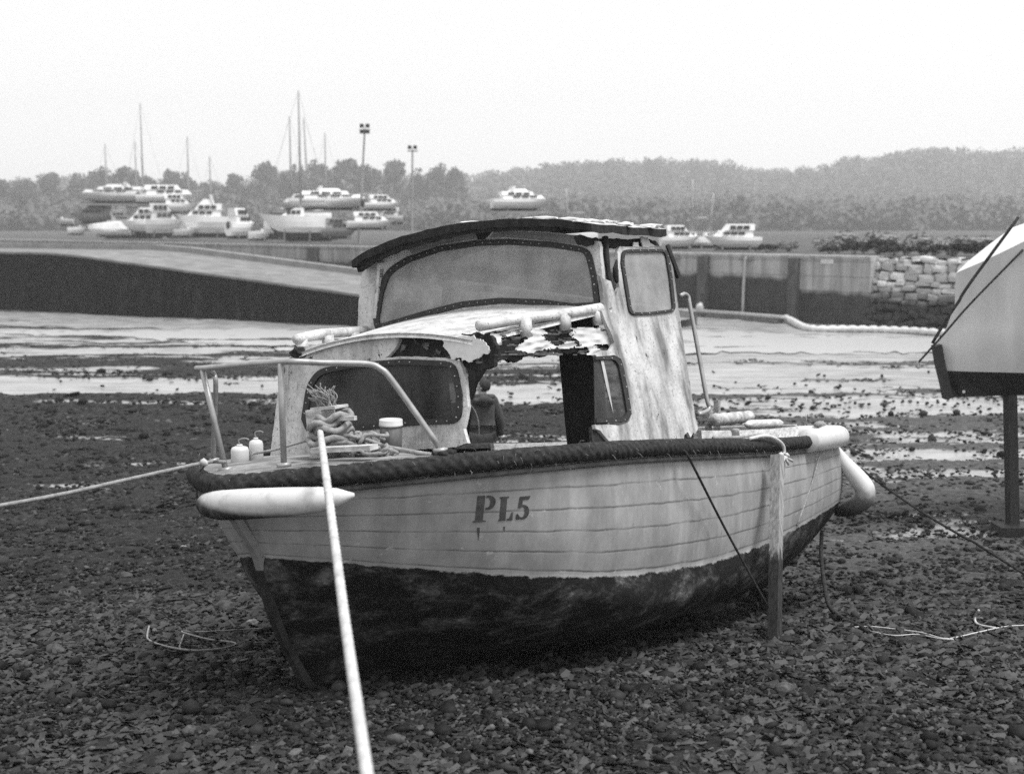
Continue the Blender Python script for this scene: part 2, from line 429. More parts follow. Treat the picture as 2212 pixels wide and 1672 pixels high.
# ------------------------------------------------------------------ the derelict boat
boat = empty("derelict_boat", BO, "derelict wooden cabin boat with peeling white wheelhouse and grey PL 5 hull", "boat")
XT = 7.9
def plan(XB, B, Xs, a, b, BT, p):
    def f(X):
        if X < XB: return B * max(0.0, 1 - max(0.0, (XB - X) / (XB - Xs)) ** a) ** b
        return B - (B - BT) * ((X - XB) / (XT - XB)) ** p
    return f
def ztab(*t): return lambda X: float(np.interp(X, [k[0] for k in t], [k[1] for k in t]))
def zsm(*t):
    xs = [k[0] for k in t]; zs = [k[1] for k in t]; f = np.polyfit(xs, zs, min(4, len(t) - 1)); return lambda X: float(np.polyval(f, X))
LV = [dict(v=0.0, Xs=-.75, XB=1.6, Y=plan(1.6, 1.77, -.75, 2.0, .8, 1.27, 1.6), Z=zsm((-.75, 1.79), (0, 1.80), (.9, 1.75), (2.5, 1.58), (4, 1.40), (5.35, 1.24), (6.5, 1.09), (7.9, .98))),
      dict(v=.5, Xs=-.48, XB=1.9, Y=plan(1.9, 1.64, -.48, 2.0, .75, 1.26, 1.8), Z=zsm((-.48, 1.21), (.2, 1.02), (1.0, .80), (1.8, .63), (3.5, .36), (5.4, .22), (7.9, .20))),
      dict(v=.78, Xs=-.38, XB=2.6, Y=plan(2.6, 1.32, -.38, 1.8, .85, .80, 1.6), Z=zsm((-.38, .72), (.5, .40), (1.5, .15), (3, -.10), (5, -.30), (7.9, -.34))),
      dict(v=1.0, Xs=0.0, XB=3.0, Y=lambda X: .06 * min(1, max(0, X) / .15), Z=lambda X: .0 - .128 * X)]
def level_pt(l, s):
    L = LV[l]; Xs, XB = L['Xs'], L['XB']
    X = XB - (XB - Xs) * cos(s / .4 * pi / 2) if s < .4 else XB + (XT - XB) * (s - .4) / .6
    if s >= .999: X = XT
    y = L['Y'](X) if s > 0 else 0.0
    return np.array([X, y, L['Z'](X)])
def hull_pt(s, v):
    P = [level_pt(l, s) for l in range(4)]; vs = [L['v'] for L in LV]
    if v <= .5:
        t = v / .5; q = P[0] * (1 - t) + P[1] * t
        q[1] += .05 * 4 * t * (1 - t) * min(1, q[1] / .6); return q
    # smooth bottom through the last levels
    t = (v - .5) / .5; tm = (.78 - .5) / .5
    l0 = (t - tm) * (t - 1) / (tm); l1 = t * (t - 1) / (tm * (tm - 1)); l2 = t * (t - tm) / (1 - tm)
    return P[1] * l0 + P[2] * l1 + P[3] * l2
NS, NV = 110, 40
def hull_mesh():
    ss = np.concatenate([np.linspace(0, .4, 55), np.linspace(.4, 1, 56)[1:]])
    vv = np.concatenate([np.linspace(0, .5, 22), np.linspace(.5, 1, 20)[1:]])
    mb = MB(); uv = []
    for side in (1, -1):
        g = [[None] * len(vv) for _ in ss]
        for i, s in enumerate(ss):
            for j, v in enumerate(vv):
                q = hull_pt(s, v); mb.v.append(tuple(b2w(q[0], q[1] * side, q[2]))); g[i][j] = len(mb.v) - 1; uv.append((q[0] / 8, v))
        for i in range(len(ss) - 1):
            for j in range(len(vv) - 1):
                f = (g[i][j], g[i][j + 1], g[i + 1][j + 1], g[i + 1][j]); mb.f.append(f if side > 0 else f[::-1]); mb.m.append(0)
        if side > 0: last = g[-1]
        else:
            for j in range(len(vv) - 1): mb.f.append((last[j], last[j + 1], g[-1][j + 1], g[-1][j])); mb.m.append(0)
    o = obj("hull", mb, M['hull'], boat, True)
    me = o.data; lay = me.uv_layers.new(name='plank')
    for lp in me.loops: lay.data[lp.index].uv = uv[lp.vertex_index]
    return o, mb
hull, hmb = hull_mesh()
HB = BVHTree.FromPolygons([Vector(v) for v in hmb.v], hmb.f)
def on_hull(x, y, off=.004):
    r = Vector(ray(x, y)).normalized(); h = HB.ray_cast(Vector(CAM), r)
    if h[0] is None: return None
    n = h[1] if h[1].dot(r) < 0 else -h[1]
    return np.array(h[0] + n * off), np.array(n)
def hull_z(X, v=0.0):
    return LV[0]['Z'](X)
def gun(X, side=1, dy=0, dz=0): return b2w(X, side * (LV[0]['Y'](X) + dy), LV[0]['Z'](X) + dz)

# stem timber, keel, skeg, rudder post, propeller
mb = MB()
prof = [(-.75, 1.72), (-.69, 1.55), (-.50, 1.21), (-.43, .81), (-.25, .35), (0, .0), (.5, -.08)]
pr = smooth_path([np.array([a, 0, b]) for a, b in prof], 4)
for i in range(len(pr) - 1):
    a, b = pr[i], pr[i + 1]; t = (b - a) / np.linalg.norm(b - a); nn = np.array([t[2], 0, -t[0]])
    vs = []
    for q in (a, b):
        for yy, dd in ((-.05, -.03), (-.032, .022), (.032, .022), (.05, -.03)): vs.append(W(q + np.array([0, yy, 0]) + nn * dd))
    mb.add(vs, [(0, 1, 5, 4), (1, 2, 6, 5), (2, 3, 7, 6)], 0 if a[2] > 1.2 else 1)
obj("stem_post", mb, [simple("faded grey stem paint", .15, .24, 6, .7, .3), simple("scuffed wet stem timber", .003, .026, 6, .75, .7, (2, 2, .8), bd=.03)], boat)
mb = MB()
mb.add([W((x, y, z)) for x, z0, z1 in ((1.0, -.05, -.24), (6.9, -.8, -1.12)) for y in (-.07, .07) for z in (z0, z1)], [(0, 1, 5, 4), (2, 6, 7, 3), (1, 3, 7, 5), (0, 2, 3, 1), (4, 5, 7, 6)])
obj("keel", mb, M['darkwood'], boat)
mb = MB(); mb.beam(W((7.75, 0, -.95)), W((7.95, 0, .4)), .05, .45, A_); mb.beam(W((6.75, 0, -.95)), W((6.75, 0, -1.25)), .12, .25, A_)
obj("rudder", mb, M['darkwood'], boat)
mb = MB(); cpt = W((7.25, 0, -.92)); mb.lathe(cpt, [(.02, -.06), (.05, -.05), (.05, .06), (.01, .1)], 10, A_)
for k in range(3):
    a = 2 * pi * k / 3 + .4; rd = cos(a) * PV + sin(a) * ZV
    mb.blob(cpt + rd * .13, (.03, .07, .12), k, .1, 1, R=np.array([A_, np.cross(rd, A_), rd]).T)
obj("propeller", mb, M['ruststeel'], boat, True)

# deck: foredeck, side decks and aft deck at gunwale level
mb = MB()
xs = [-.74, -.70, -.6, -.45, -.2, .1, .5, .9]
def strip(xs, y0f, y1f, cam_=.05):
    for a, b in zip(xs[:-1], xs[1:]):
        for k in range(6):
            q = []
            for X, t in ((a, k / 6), (a, (k + 1) / 6), (b, (k + 1) / 6), (b, k / 6)):
                y = y0f(X) * (1 - t) + y1f(X) * t; yy = abs(y) / 1.8
                q.append(b2w(X, y, LV[0]['Z'](X) + .03 + cam_ * (1 - yy * yy)))
            mb.add(q, [(0, 3, 2, 1)])
gY = LV[0]['Y']
def cabY(X): return 1.13 + (X - .9) * .19 if X < 2.7 else 1.50
strip([-.74, -.71, -.66, -.58, -.45, -.25, .05, .4, .76], lambda X: -gY(X), lambda X: gY(X))
for sd in (1, -1):
    strip(list(np.linspace(.76, 4.3, 12)), lambda X: sd * min(gY(X) - .02, cabY(X) - .05), lambda X: sd * gY(X), .02)
    strip(list(np.linspace(4.3, 7.3, 10)), lambda X: sd * (gY(X) - .36), lambda X: sd * gY(X), .02)
strip([7.3, 7.5, 7.7, 7.9], lambda X: -gY(X), lambda X: gY(X), .03)
mb.f = [f for f in mb.f]
deckm = simple("worn deck paint", .05, .34, 5, .8, .6, (1, 1, 1), bd=.02)
obj("deck", mb, deckm, boat)
# cabin sole and cockpit floor, low down inside
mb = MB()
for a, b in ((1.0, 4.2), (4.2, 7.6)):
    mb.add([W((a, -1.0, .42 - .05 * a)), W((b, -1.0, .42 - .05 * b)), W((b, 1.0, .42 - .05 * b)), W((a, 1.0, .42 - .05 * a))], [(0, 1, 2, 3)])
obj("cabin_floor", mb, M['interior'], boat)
# inner bilge planking so that nothing shows through
# cockpit coamings
mb = MB()
cpath = [(4.3, 1.30), (5.2, 1.25), (6.4, 1.13), (7.35, 1.0)]
for sd in (1, -1):
    for (a, ya), (b, yb) in zip(cpath[:-1], cpath[1:]):
        za, zb = LV[0]['Z'](a) + (.18 if sd > 0 else .09), LV[0]['Z'](b) + (.18 if sd > 0 else .09)
        vs = [b2w(X, sd * (y + dy), z + dz) for X, y, z in ((a, ya, za), (b, yb, zb)) for dy in (-.025, .025) for dz in (-.28, .0)]
        mb.add(vs, [(0, 4, 5, 1), (2, 3, 7, 6), (1, 5, 7, 3), (0, 1, 3, 2), (4, 6, 7, 5)])
mb.beam(W((7.35, -1.0, LV[0]['Z'](7.35) + .08)), W((7.35, 1.0, LV[0]['Z'](7.35) + .08)), .04, .22, ZV)
obj("cockpit_coaming", mb, M['palewood'], boat)
# capping planks on the quarter
mb = MB()
for dy in (.05, .17, .28):
    for a, b in zip(np.linspace(4.6, 7.5, 8)[:-1], np.linspace(4.6, 7.5, 8)[1:]):
        mb.beam(b2w(a, gY(a) - dy, LV[0]['Z'](a) + .075), b2w(b, gY(b) - dy, LV[0]['Z'](b) + .075), .085, .03, ZV)
obj("quarter_planking", mb, M['palewood'], boat)

# ---- planes the cabin is traced on
FN, FC = (1, 0, -.17), 1.04 - .17 * 2.0                # cuddy front
WN, WC = (0, 1, .16), 1.42 + .16 * 2.7                 # port side, cuddy and wheelhouse
VN, VC = (1, 0, -.18), 2.61 - .18 * 2.84               # wheelhouse front
def loop_area(P):
    return sum(P[i][0] * P[(i + 1) % len(P)][1] - P[(i + 1) % len(P)][0] * P[i][1] for i in range(len(P)))
def panel(mb, outer, holes, pn, pc, thick, push=0.0, edge_holes=True):
    """flat panel traced on plane pn.P=pc, with openings, given real thickness away from the viewer"""
    n = np.array(pn, float); nl = np.linalg.norm(n); nb = n / nl
    fr = -1 if pn[0] == 1 else 1            # outward: front faces look forward (-X), side faces look to port (+Y)
    loops = [outer] + list(holes); P3 = []; idx = []
    for L in loops:
        idx.append(list(range(len(P3), len(P3) + len(L))))
        P3 += [onp(x, y, pn, pc) + nb * fr * push for x, y in L]
    flat = [[Vector((x, -y, 0)) for x, y in L] for L in loops]
    tris = geometry.tessellate_polygon(flat)
    front = [W(q) for q in P3]; back = [W(q - nb * fr * thick) for q in P3]; nP = len(P3)
    fs = []
    for t in tris:
        a, b, c = [np.array(front[i]) for i in t]
        nn = np.cross(b - a, c - a); t = tuple(t)
        if nn @ (CAM - a) < 0: t = t[::-1]
        fs.append(t); fs.append(tuple(i + nP for i in t[::-1]))
    for L in idx:
        for i in range(len(L)): a, b = L[i], L[(i + 1) % len(L)]; fs.append((a, b, b + nP, a + nP))
    mb.add(front + back, fs)
def rough_loop(L, amp=1.2, seg=7, seed=1):
    r = random.Random(seed); out = []
    for i in range(len(L)):
        a, b = L[i], L[(i + 1) % len(L)]; d = math.dist(a, b); k = max(1, int(d / seg))
        for j in range(k):
            t = j / k; e = amp * (j > 0)
            if amp > 2: e *= r.choice((.4, .7, 1.0, 1.7))
            out.append((a[0] + (b[0] - a[0]) * t + r.uniform(-e, e) * .7, a[1] + (b[1] - a[1]) * t + r.uniform(-e, e)))
    return out
def round_loop(L, rad, n=5):
    out = []; m = len(L)
    for i in range(m):
        p0, p, p1 = np.array(L[i - 1], float), np.array(L[i], float), np.array(L[(i + 1) % m], float)
        r = rad[i] if hasattr(rad, '__len__') else rad
        if r <= 0: out.append(tuple(p)); continue
        a = p + (p0 - p) / np.linalg.norm(p0 - p) * min(r, np.linalg.norm(p0 - p) * .49); b = p + (p1 - p) / np.linalg.norm(p1 - p) * min(r, np.linalg.norm(p1 - p) * .49)
        for k in range(n + 1):
            t = k / n; out.append(tuple((1 - t) ** 2 * a + 2 * t * (1 - t) * p + t * t * b))
    return out
def inset(L, d):
    P = [np.array(p, float) for p in L]; m = len(P); s = 1 if loop_area(L) > 0 else -1; out = []
    for i in range(m):
        e0 = P[i] - P[i - 1]; e1 = P[(i + 1) % m] - P[i]
        n0 = np.array([-e0[1], e0[0]]) * s / (np.linalg.norm(e0) + 1e-9); n1 = np.array([-e1[1], e1[0]]) * s / (np.linalg.norm(e1) + 1e-9)
        q = n0 + n1; q /= max(np.linalg.norm(q), .3); out.append(tuple(P[i] + q * d))
    return out
def window(name, loop, wd_, pn, pc, paint, pane_mat, nriv, closed=True, label=None, ring=None):
    """rubber gasket ring (the window's own mesh) with its pane and rivets"""
    inner = inset(loop, wd_)
    mb = MB(); panel(mb, loop, [inner], pn, pc, .03, .016)
    mid = inset(loop, wd_ * .5); P = [np.array(p) for p in mid] + [np.array(mid[0])]
    ln = [0]
    for a, b in zip(P[:-1], P[1:]): ln.append(ln[-1] + np.linalg.norm(b - a))
    nb = np.array(pn, float) / np.linalg.norm(pn); fr = -1 if pn[0] == 1 else 1
    for k in range(nriv):
        if (k * 7919) % 11 < 2: continue
        t = (k + .5) / nriv * ln[-1]; x = np.interp(t, ln, [p[0] for p in P]); y = np.interp(t, ln, [p[1] for p in P])
        mb.blob(W(onp(x, y, pn, pc) + nb * fr * .02), (.0065, .0065, .0065), k, 0, 1, 1)
    wobj = obj(name, mb, [M['rubber'], M['rivet']], boat)
    if label: wobj['label'] = label
    mb = MB(); panel(mb, inset(loop, wd_ * .6), [], pn, pc, .006, -.004); obj("pane", mb, pane_mat, wobj)
    return wobj

# ---- cuddy front
lowwin = round_loop([(688, 797), (760, 784), (870, 776), (985, 781), (999, 850), (999, 915), (900, 918), (780, 930), (668, 943), (653, 905), (664, 832)],
                    [24, 0, 0, 26, 0, 30, 0, 0, 30, 0, 20], 5)
fo = [(634, 753), (700, 742), (780, 728), (848, 721), (862, 733), (856, 749), (845, 762), (832, 773), (880, 770), (960, 773), (992, 779), (1004, 815), (1011, 880), (1006, 905), (1001, 926), (1006, 945), (1010, 957), (985, 966), (900, 971), (780, 979), (690, 986), (583, 992), (590, 930), (600, 850), (617, 800)]
mb = MB(); panel(mb, rough_loop(fo, .9, 8, 3), [inset(lowwin, -0.5)[::1]], FN, FC, .04)
obj("cabin_front", mb, M['white'], boat)
window("front_window", lowwin, 12, FN, FC, None, M['pane_dark'], 38)
# rotten framing behind the missing skin
mb = MB(); panel(mb, rough_loop([(832, 722), (1050, 722), (1064, 745), (1059, 790), (1036, 797), (1028, 810), (1019, 824), (1013, 845), (1006, 862), (1002, 800), (985, 776), (830, 774)], 2.5, 7, 5), [], FN, FC, .05, -.045)
obj("rotten_frame", mb, M['rot'], boat)
mb = MB(); panel(mb, rough_loop([(958, 731), (975, 733), (1000, 728), (1020, 729), (1028, 724), (1031, 733), (1042, 733), (1052, 740), (1058, 748), (1064, 757), (1058, 766), (1046, 767), (1036, 774), (1018, 784), (1008, 778), (996, 773), (985, 778), (977, 770), (972, 760), (962, 750), (964, 742)], 2.4, 3, 9), [], FN, FC, .012, .03)
obj("paint_flap", mb, M['bright'], boat)

# ---- coachroof skin with camber, front edge to windscreen
def roofZ(X, Y):
    half = .99 + (X - 1.1) * .267; t = min(1, abs(Y) / half)
    return 2.69 + (X - 1.1) * .10 + .115 * (1 - t * t)
mb = MB(); nx, ny = 10, 20
grid = []
for i in range(nx + 1):
    X = 1.12 + (2.66 - 1.12) * i / nx; half = .99 + (X - 1.1) * .267
    grid.append([b2w(X, half * (2 * j / ny - 1), roofZ(X, half * (2 * j / ny - 1))) for j in range(ny + 1)])
vs = [p for r in grid for p in r] + [p - ZV * .035 for r in grid for p in r]; n0 = (nx + 1) * (ny + 1)
fs = []
for i in range(nx):
    for j in range(ny):
        a = i * (ny + 1) + j; q = (a, a + ny + 1, a + ny + 2, a + 1); fs += [q[::-1], tuple(k + n0 for k in q)]
for j in range(ny): fs += [(j, j + 1, j + 1 + n0, j + n0)]
for i in range(nx):
    a = i * (ny + 1); fs += [(a, a + n0, a + ny + 1 + n0, a + ny + 1)]; a += ny; fs += [(a, a + ny + 1, a + ny + 1 + n0, a + n0)]
mb.add(vs, fs); obj("coachroof", mb, M['white'], boat, True)
# torn edge of the coachroof along the port side
CN = np.cross(np.array([1.5, .36, .1]), np.array([-.1, -.1, .8])); CNt = tuple(CN / CN[1]); CCc = float(np.dot(CNt, (1.1, 1.0, 2.68)))
def cpanel(L, mat, name, thick, push, seed=1, amp=2.2):
    n = np.array(CNt); mb = MB(); panel(mb, rough_loop(L, amp, 5, seed), [], CNt, CCc, thick, push); obj(name, mb, mat, boat)
cpanel([(1030, 722), (1120, 712), (1230, 706), (1320, 716), (1336, 735), (1334, 758), (1326, 768), (1310, 752), (1285, 764), (1262, 756), (1230, 764), (1205, 758), (1180, 770), (1150, 766), (1120, 782), (1090, 776), (1060, 788), (1040, 792), (1024, 760)], M['rot'], "rotten_beam", .05, -.02, 4, 3)
def flake_sheet(name, x0, x1, y0, y1, pn, pc, cell, keep, push, mat_):
    """ragged sheet of curling paint left where keep(x, y) holds"""
    mb = MB(); nx, ny = int((x1 - x0) / cell), int((y1 - y0) / cell); vid = {}
    n = np.array(pn, float); nb = n / np.linalg.norm(n); fr = -1 if pn[0] == 1 else 1
    def vert(i, j):
        if (i, j) not in vid:
            jx = mnoise.noise(Vector((i * 3.7, j * 5.1, 1))) * cell * .45; jy = mnoise.noise(Vector((i * 2.9, j * 4.3, 7))) * cell * .45
            x, y = x0 + i * cell + jx, y0 + j * cell + jy
            c = .5 + .5 * mnoise.noise(Vector((x * .05, y * .09, 3)))
            mb.v.append(tuple(W(onp(x, y, pn, pc) + nb * fr * (push + .035 * c * c)))); vid[(i, j)] = len(mb.v) - 1
        return vid[(i, j)]
    for i in range(nx):
        for j in range(ny):
            if keep(x0 + (i + .5) * cell, y0 + (j + .5) * cell): mb.f.append((vert(i, j), vert(i, j + 1), vert(i + 1, j + 1), vert(i + 1, j))); mb.m.append(0)
    return obj(name, mb, mat_, boat)
def beam_keep(x, y):
    t = (x - 1040) / 290; top = 722 - 10 * t; bot = 778 - 20 * t
    if not (1040 < x < 1336 and top - 6 < y < bot + 6): return False
    q = mnoise.fractal(Vector((x * .017, y * .036, 2.0)), 1.0, 2.3, 6)
    e = abs((y - (top + bot) / 2) / ((bot - top) / 2)); return q > -.10 + .30 * max(0, e - .5) + .25 * (y > bot - 12) - .12 * (abs(x - 1290) < 40)
flake_sheet("paint_flakes", 1036, 1340, 700, 790, CNt, CCc, 2.0, beam_keep, .008, M['bright'])
flake_sheet("splintered_ply", 1026, 1336, 704, 800, CNt, CCc, 2.2, lambda x, y: mnoise.fractal(Vector((x * .02, y * .16, 9.0)), .9, 2.2, 4) > .16 and 716 - (x - 1030) * .03 < y < 786 - (x - 1030) * .075, .002, simple("splintered brown ply", .02, .12, 20, .9, .6, (1, 1, 4)))
flake_sheet("peeling_skin", 836, 1010, 716, 778, FN, FC, 2.0, lambda x, y: mnoise.fractal(Vector((x * .045, y * .05, 5.0)), .9, 2.1, 4) > .38 and y > 726 and x > 862, -.028, simple("scabby grey ply", .02, .16, 18, .9, .6))
# ---- wheelhouse front
ws = round_loop([(834, 584), (880, 556), (950, 532), (1030, 520), (1100, 517), (1190, 523), (1275, 536), (1290, 600), (1298, 665), (1240, 668), (1170, 659), (1080, 656), (1000, 664), (920, 684), (812, 716), (808, 690), (818, 630)],
                [22, 0, 0, 0, 0, 0, 24, 0, 18, 0, 0, 0, 0, 0, 24, 0, 0], 5)
vo = [(789, 566), (850, 541), (900, 524), (960, 508), (1040, 497), (1120, 496), (1200, 503), (1258, 510), (1268, 521), (1292, 521), (1296, 532), (1297, 560), (1306, 640), (1312, 672), (1290, 684), (1200, 690), (1080, 693), (960, 702), (880, 712), (800, 726), (772, 726), (774, 660), (780, 600)]
rot_hole = rough_loop([(1022, 498), (1066, 497), (1058, 508), (1048, 517), (1032, 518), (1028, 508)], 2.0, 5, 7)
mb = MB(); panel(mb, rough_loop(vo, .7, 9, 2), [inset(ws, -.5)], VN, VC, .05)
obj("wheelhouse_front", mb, M['white'], boat)
mb = MB(); panel(mb, rot_hole, [], VN, VC, .01, .006)
obj("rot_patch", mb, M['rot'], boat)
wsc = window("windscreen", ws, 12, VN, VC, None, M['pane_hazy'], 66)
# grey header above the windscreen
mb = MB(); panel(mb, rough_loop([(880, 537), (950, 516), (1024, 503), (1030, 516), (950, 529), (890, 549)], .8, 8, 4), [], VN, VC, .008, .004); panel(mb, rough_loop([(1068, 501), (1160, 503), (1256, 512), (1258, 530), (1190, 520), (1100, 513), (1058, 513)], .8, 8, 5), [], VN, VC, .008, .004)
obj("header_board", mb, simple("stained grey header board", .14, .26, 5, .8, .4, (3, 3, 1)), boat)

# ---- port side: streaked panel, wheelhouse window, cuddy window remnant
sw = round_loop([(1342, 540), (1440, 539), (1450, 600), (1458, 674), (1400, 681), (1358, 682), (1348, 620), (1340, 570)], [14, 14, 0, 14, 0, 16, 0, 0], 4)
so_ = [(1334, 545), (1338, 533), (1442, 532), (1452, 560), (1462, 640), (1470, 690), (1486, 800), (1500, 890), (1508, 926), (1501, 938), (1498, 934), (1492, 945), (1486, 933), (1478, 940), (1476, 962), (1440, 962), (1404, 966), (1378, 962), (1368, 966), (1345, 965), (1318, 955), (1306, 942), (1297, 930), (1286, 926), (1285, 917), (1342, 918), (1358, 912), (1365, 895), (1358, 850), (1350, 805), (1342, 776), (1326, 767), (1290, 771), (1285, 766), (1300, 757), (1318, 757), (1327, 740), (1318, 715), (1306, 690), (1300, 672), (1306, 660), (1300, 612), (1296, 596), (1304, 602), (1320, 608), (1330, 640), (1338, 620)]
mb = MB(); panel(mb, rough_loop(so_, 1.0, 8, 12), [inset(sw, -.5)], WN, WC, .035)
obj("cabin_side", mb, M['streaked'], boat)
window("side_window", sw, 6, WN, WC, None, M['pane_hazy'], 26)
lwo = round_loop([(1284, 771), (1330, 770), (1342, 785), (1353, 840), (1362, 893), (1354, 911), (1286, 914)], [0, 12, 0, 0, 10, 10, 0], 4)
lwi = round_loop([(1286, 905), (1347, 902), (1352, 890), (1344, 842), (1334, 790), (1326, 778), (1284, 778)], [0, 6, 0, 0, 0, 6, 0], 3)
mb = MB(); panel(mb, lwo + lwi, [], WN, WC, .03, .016)
for k, (x, y) in enumerate(((1300, 774), (1318, 774), (1338, 788), (1344, 812), (1349, 836), (1354, 862), (1357, 886), (1346, 907), (1326, 909), (1306, 910))): mb.blob(W(onp(x, y, WN, WC) + np.array([0, .02, 0])), (.0065,) * 3, k, 0, 1, 1)
cw = obj("cabin_window", mb, [M['rubber'], M['rivet']], boat)
mb = MB(); panel(mb, lwi, [], WN, WC, .006, -.004); obj("pane", mb, M['pane_dark'], cw)
# white scratch streak on the broken pane
mb = MB(); panel(mb, [(1297, 779), (1303, 779), (1314, 830), (1324, 893), (1310, 840)], [], WN, WC, .002, .004)
obj("scratch", mb, simple("chalky scratch", .3, .5, 9, .9, 0), boat)
# the broken corner post and the black posts left in it
mb = MB()
mb.tube([W(onp(x, y, WN, WC) + np.array([0, -.02, 0])) for x, y in ((1311, 512), (1313, 545), (1318, 590), (1324, 625), (1326, 640))], [.03, .028, .022, .018, .006], 6)
obj("corner_post", mb, M['rot'], boat, True); mb = MB()
mb.tube([W(onp(x, y, WN, WC) + np.array([0, -.02, 0])) for x, y in ((1338, 555), (1333, 580), (1335, 605), (1340, 615))], [.008, .022, .02, .006], 6)
obj("splinter", mb, M['rot'], boat, True); mb = MB()
mb.beam(W(onp(1440, 530, WN, WC)), W(onp(1466, 600, WN, WC)), .05, .03, PV)
obj("edge_post", mb, M['rot'], boat)
# head board under the roof on the port side, half rotted
mb = MB(); panel(mb, rough_loop([(1258, 506), (1310, 512), (1360, 514), (1400, 514), (1425, 517), (1434, 528), (1431, 536), (1395, 533), (1345, 532), (1296, 524), (1268, 524)], 2.2, 6, 4), [], WN, WC, .05, -.05)
obj("rotten_header", mb, M['rot'], boat)
mb = MB(); panel(mb, rough_loop([(1382, 512), (1398, 514), (1404, 526), (1420, 534), (1388, 534)], 1.5, 5, 2), [], WN, WC, .01, .006); panel(mb, rough_loop([(1368, 524), (1378, 524), (1380, 534), (1366, 534)], 1.2, 5, 3), [], WN, WC, .01, .006)
obj("paint_flake", mb, M['bright'], boat)
# dark rotted foot of the panel
mb = MB(); panel(mb, rough_loop([(1284, 920), (1300, 935), (1322, 955), (1350, 966), (1380, 968), (1300, 970), (1286, 968)], 1.5, 6, 2), [], WN, WC, .03, -.03); panel(mb, rough_loop([(1470, 938), (1505, 930), (1504, 962), (1472, 966)], 2, 5, 8), [], WN, WC, .03, -.03)
obj("rotten_foot", mb, M['rot'], boat)

# ---- starboard sides and bulkhead
mb = MB()
def stbd(X, Z): return W((X, -(1.42 - .16 * (Z - 2.7)) + (.0 if X > 2.5 else (2.6 - X) * .2), Z))
def sidewall(quads):
    for q in quads:
        a = [stbd(*p) for p in q]; b = [p + PV * .035 for p in a]; mb.add(a + b, [(3, 2, 1, 0), (4, 5, 6, 7)] + [(i, (i + 1) % 4, (i + 1) % 4 + 4, i + 4) for i in range(4)])
sidewall([((1.1, 1.75), (2.6, 1.62), (2.6, 2.80), (1.1, 2.66)), ((2.6, 1.62), (3.1, 1.56), (3.1, 2.8), (2.6, 2.8)), ((2.6, 2.8), (2.85, 2.8), (2.9, 3.44), (2.66, 3.44)), ((3.72, 2.7), (3.95, 2.7), (3.95, 3.44), (3.72, 3.44)), ((2.66, 3.36), (3.95, 3.30), (3.95, 3.5), (2.66, 3.5))])
obj("starboard_side", mb, M['white'], boat)
mb = MB()
def slab(x0, x1, y0, y1, z0, z1):
    mb.add([W((x, y, z)) for x in (x0, x1) for y in (y0, y1) for z in (z0, z1)], [(0, 1, 3, 2), (4, 6, 7, 5), (0, 4, 5, 1), (2, 3, 7, 6), (1, 5, 7, 3), (0, 2, 6, 4)])
slab(2.6, 2.64, .84, 1.27, .6, 2.78); slab(2.6, 2.64, -1.38, -.50, .6, 2.78)
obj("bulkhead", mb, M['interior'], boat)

# ---- roof: cambered, overhanging, bleached on top with a black rotted edge
def topZ(Y): return 3.755 - .165 * abs(Y / 1.5) ** 2.0 - (.05 * abs(Y / 1.55) ** 6)
mb = MB(); nx, ny = 12, 34; grid = []
for i in range(nx + 1):
    t = i / nx; X = 2.42 + (3.92 - 2.42) * t
    row = []
    for j in range(ny + 1):
        Y = -1.50 + (1.38 + 1.50) * j / ny
        Xe = X + (.09 * (abs(Y) / 1.5) ** 3 if t < .5 else -.12 * (abs(Y) / 1.5) ** 4) + .012 * (random.random() - .5)
        row.append(b2w(Xe, Y, topZ(Y) - .05 * t + .008 * (random.random() - .5)))
    grid.append(row)
vs = [p for r in grid for p in r] + [p - ZV * (.055 + .02 * random.random()) for r in grid for p in r]; n0 = (nx + 1) * (ny + 1)
fs = []; mi = []
for i in range(nx):
    for j in range(ny):
        a = i * (ny + 1) + j; q = (a, a + ny + 1, a + ny + 2, a + 1); fs += [q[::-1], tuple(k + n0 for k in q)]; mi += [0, 1]
for j in range(ny):
    fs += [(j, j + 1, j + 1 + n0, j + n0)]; a = nx * (ny + 1) + j; fs += [(a + 1, a, a + n0, a + 1 + n0)]; mi += [1, 1]
for i in range(nx):
    a = i * (ny + 1); fs += [(a, a + n0, a + ny + 1 + n0, a + ny + 1)]; a += ny; fs += [(a, a + ny + 1, a + ny + 1 + n0, a + n0)]; mi += [1, 1]
mb.add(vs, fs); mb.m = mi
mroof = N("bleached flaking roof skin"); c = mroof.coord(); nn = mroof.noise(c, 8, 7, .7)
mroof.bump(nn, .6, .02); M['roof'] = mroof.fin(mroof.ramp(nn, [(.35, .1), (.5, .45), (.65, .7)]), .85, .3)
for k in range(60):
    Y = random.uniform(-.1, 1.4); X = random.uniform(2.45, 3.8); p = b2w(X, Y, topZ(Y) - .05 * (X - 2.42) / 1.5 + .01)
    mb.blob(p, (random.uniform(.03, .13), random.uniform(.02, .06), random.uniform(.006, .022)), k, .5, 1, 2)
roof = obj("roof", mb, [M['roof'], M['rot'], M['bright']], boat)
# drip fascia along the front edge
mb = MB(); yy = np.linspace(-1.47, 1.0, 26)
for a, b in zip(yy[:-1], yy[1:]):
    ca = lambda Y: b2w(2.50 + .09 * (abs(Y) / 1.5) ** 3, Y, topZ(Y) - .07 - .02 * abs(Y))
    mb.beam(ca(a), ca(b), .05, .055, ZV)
obj("roof_fascia", mb, M['rot'], roof)

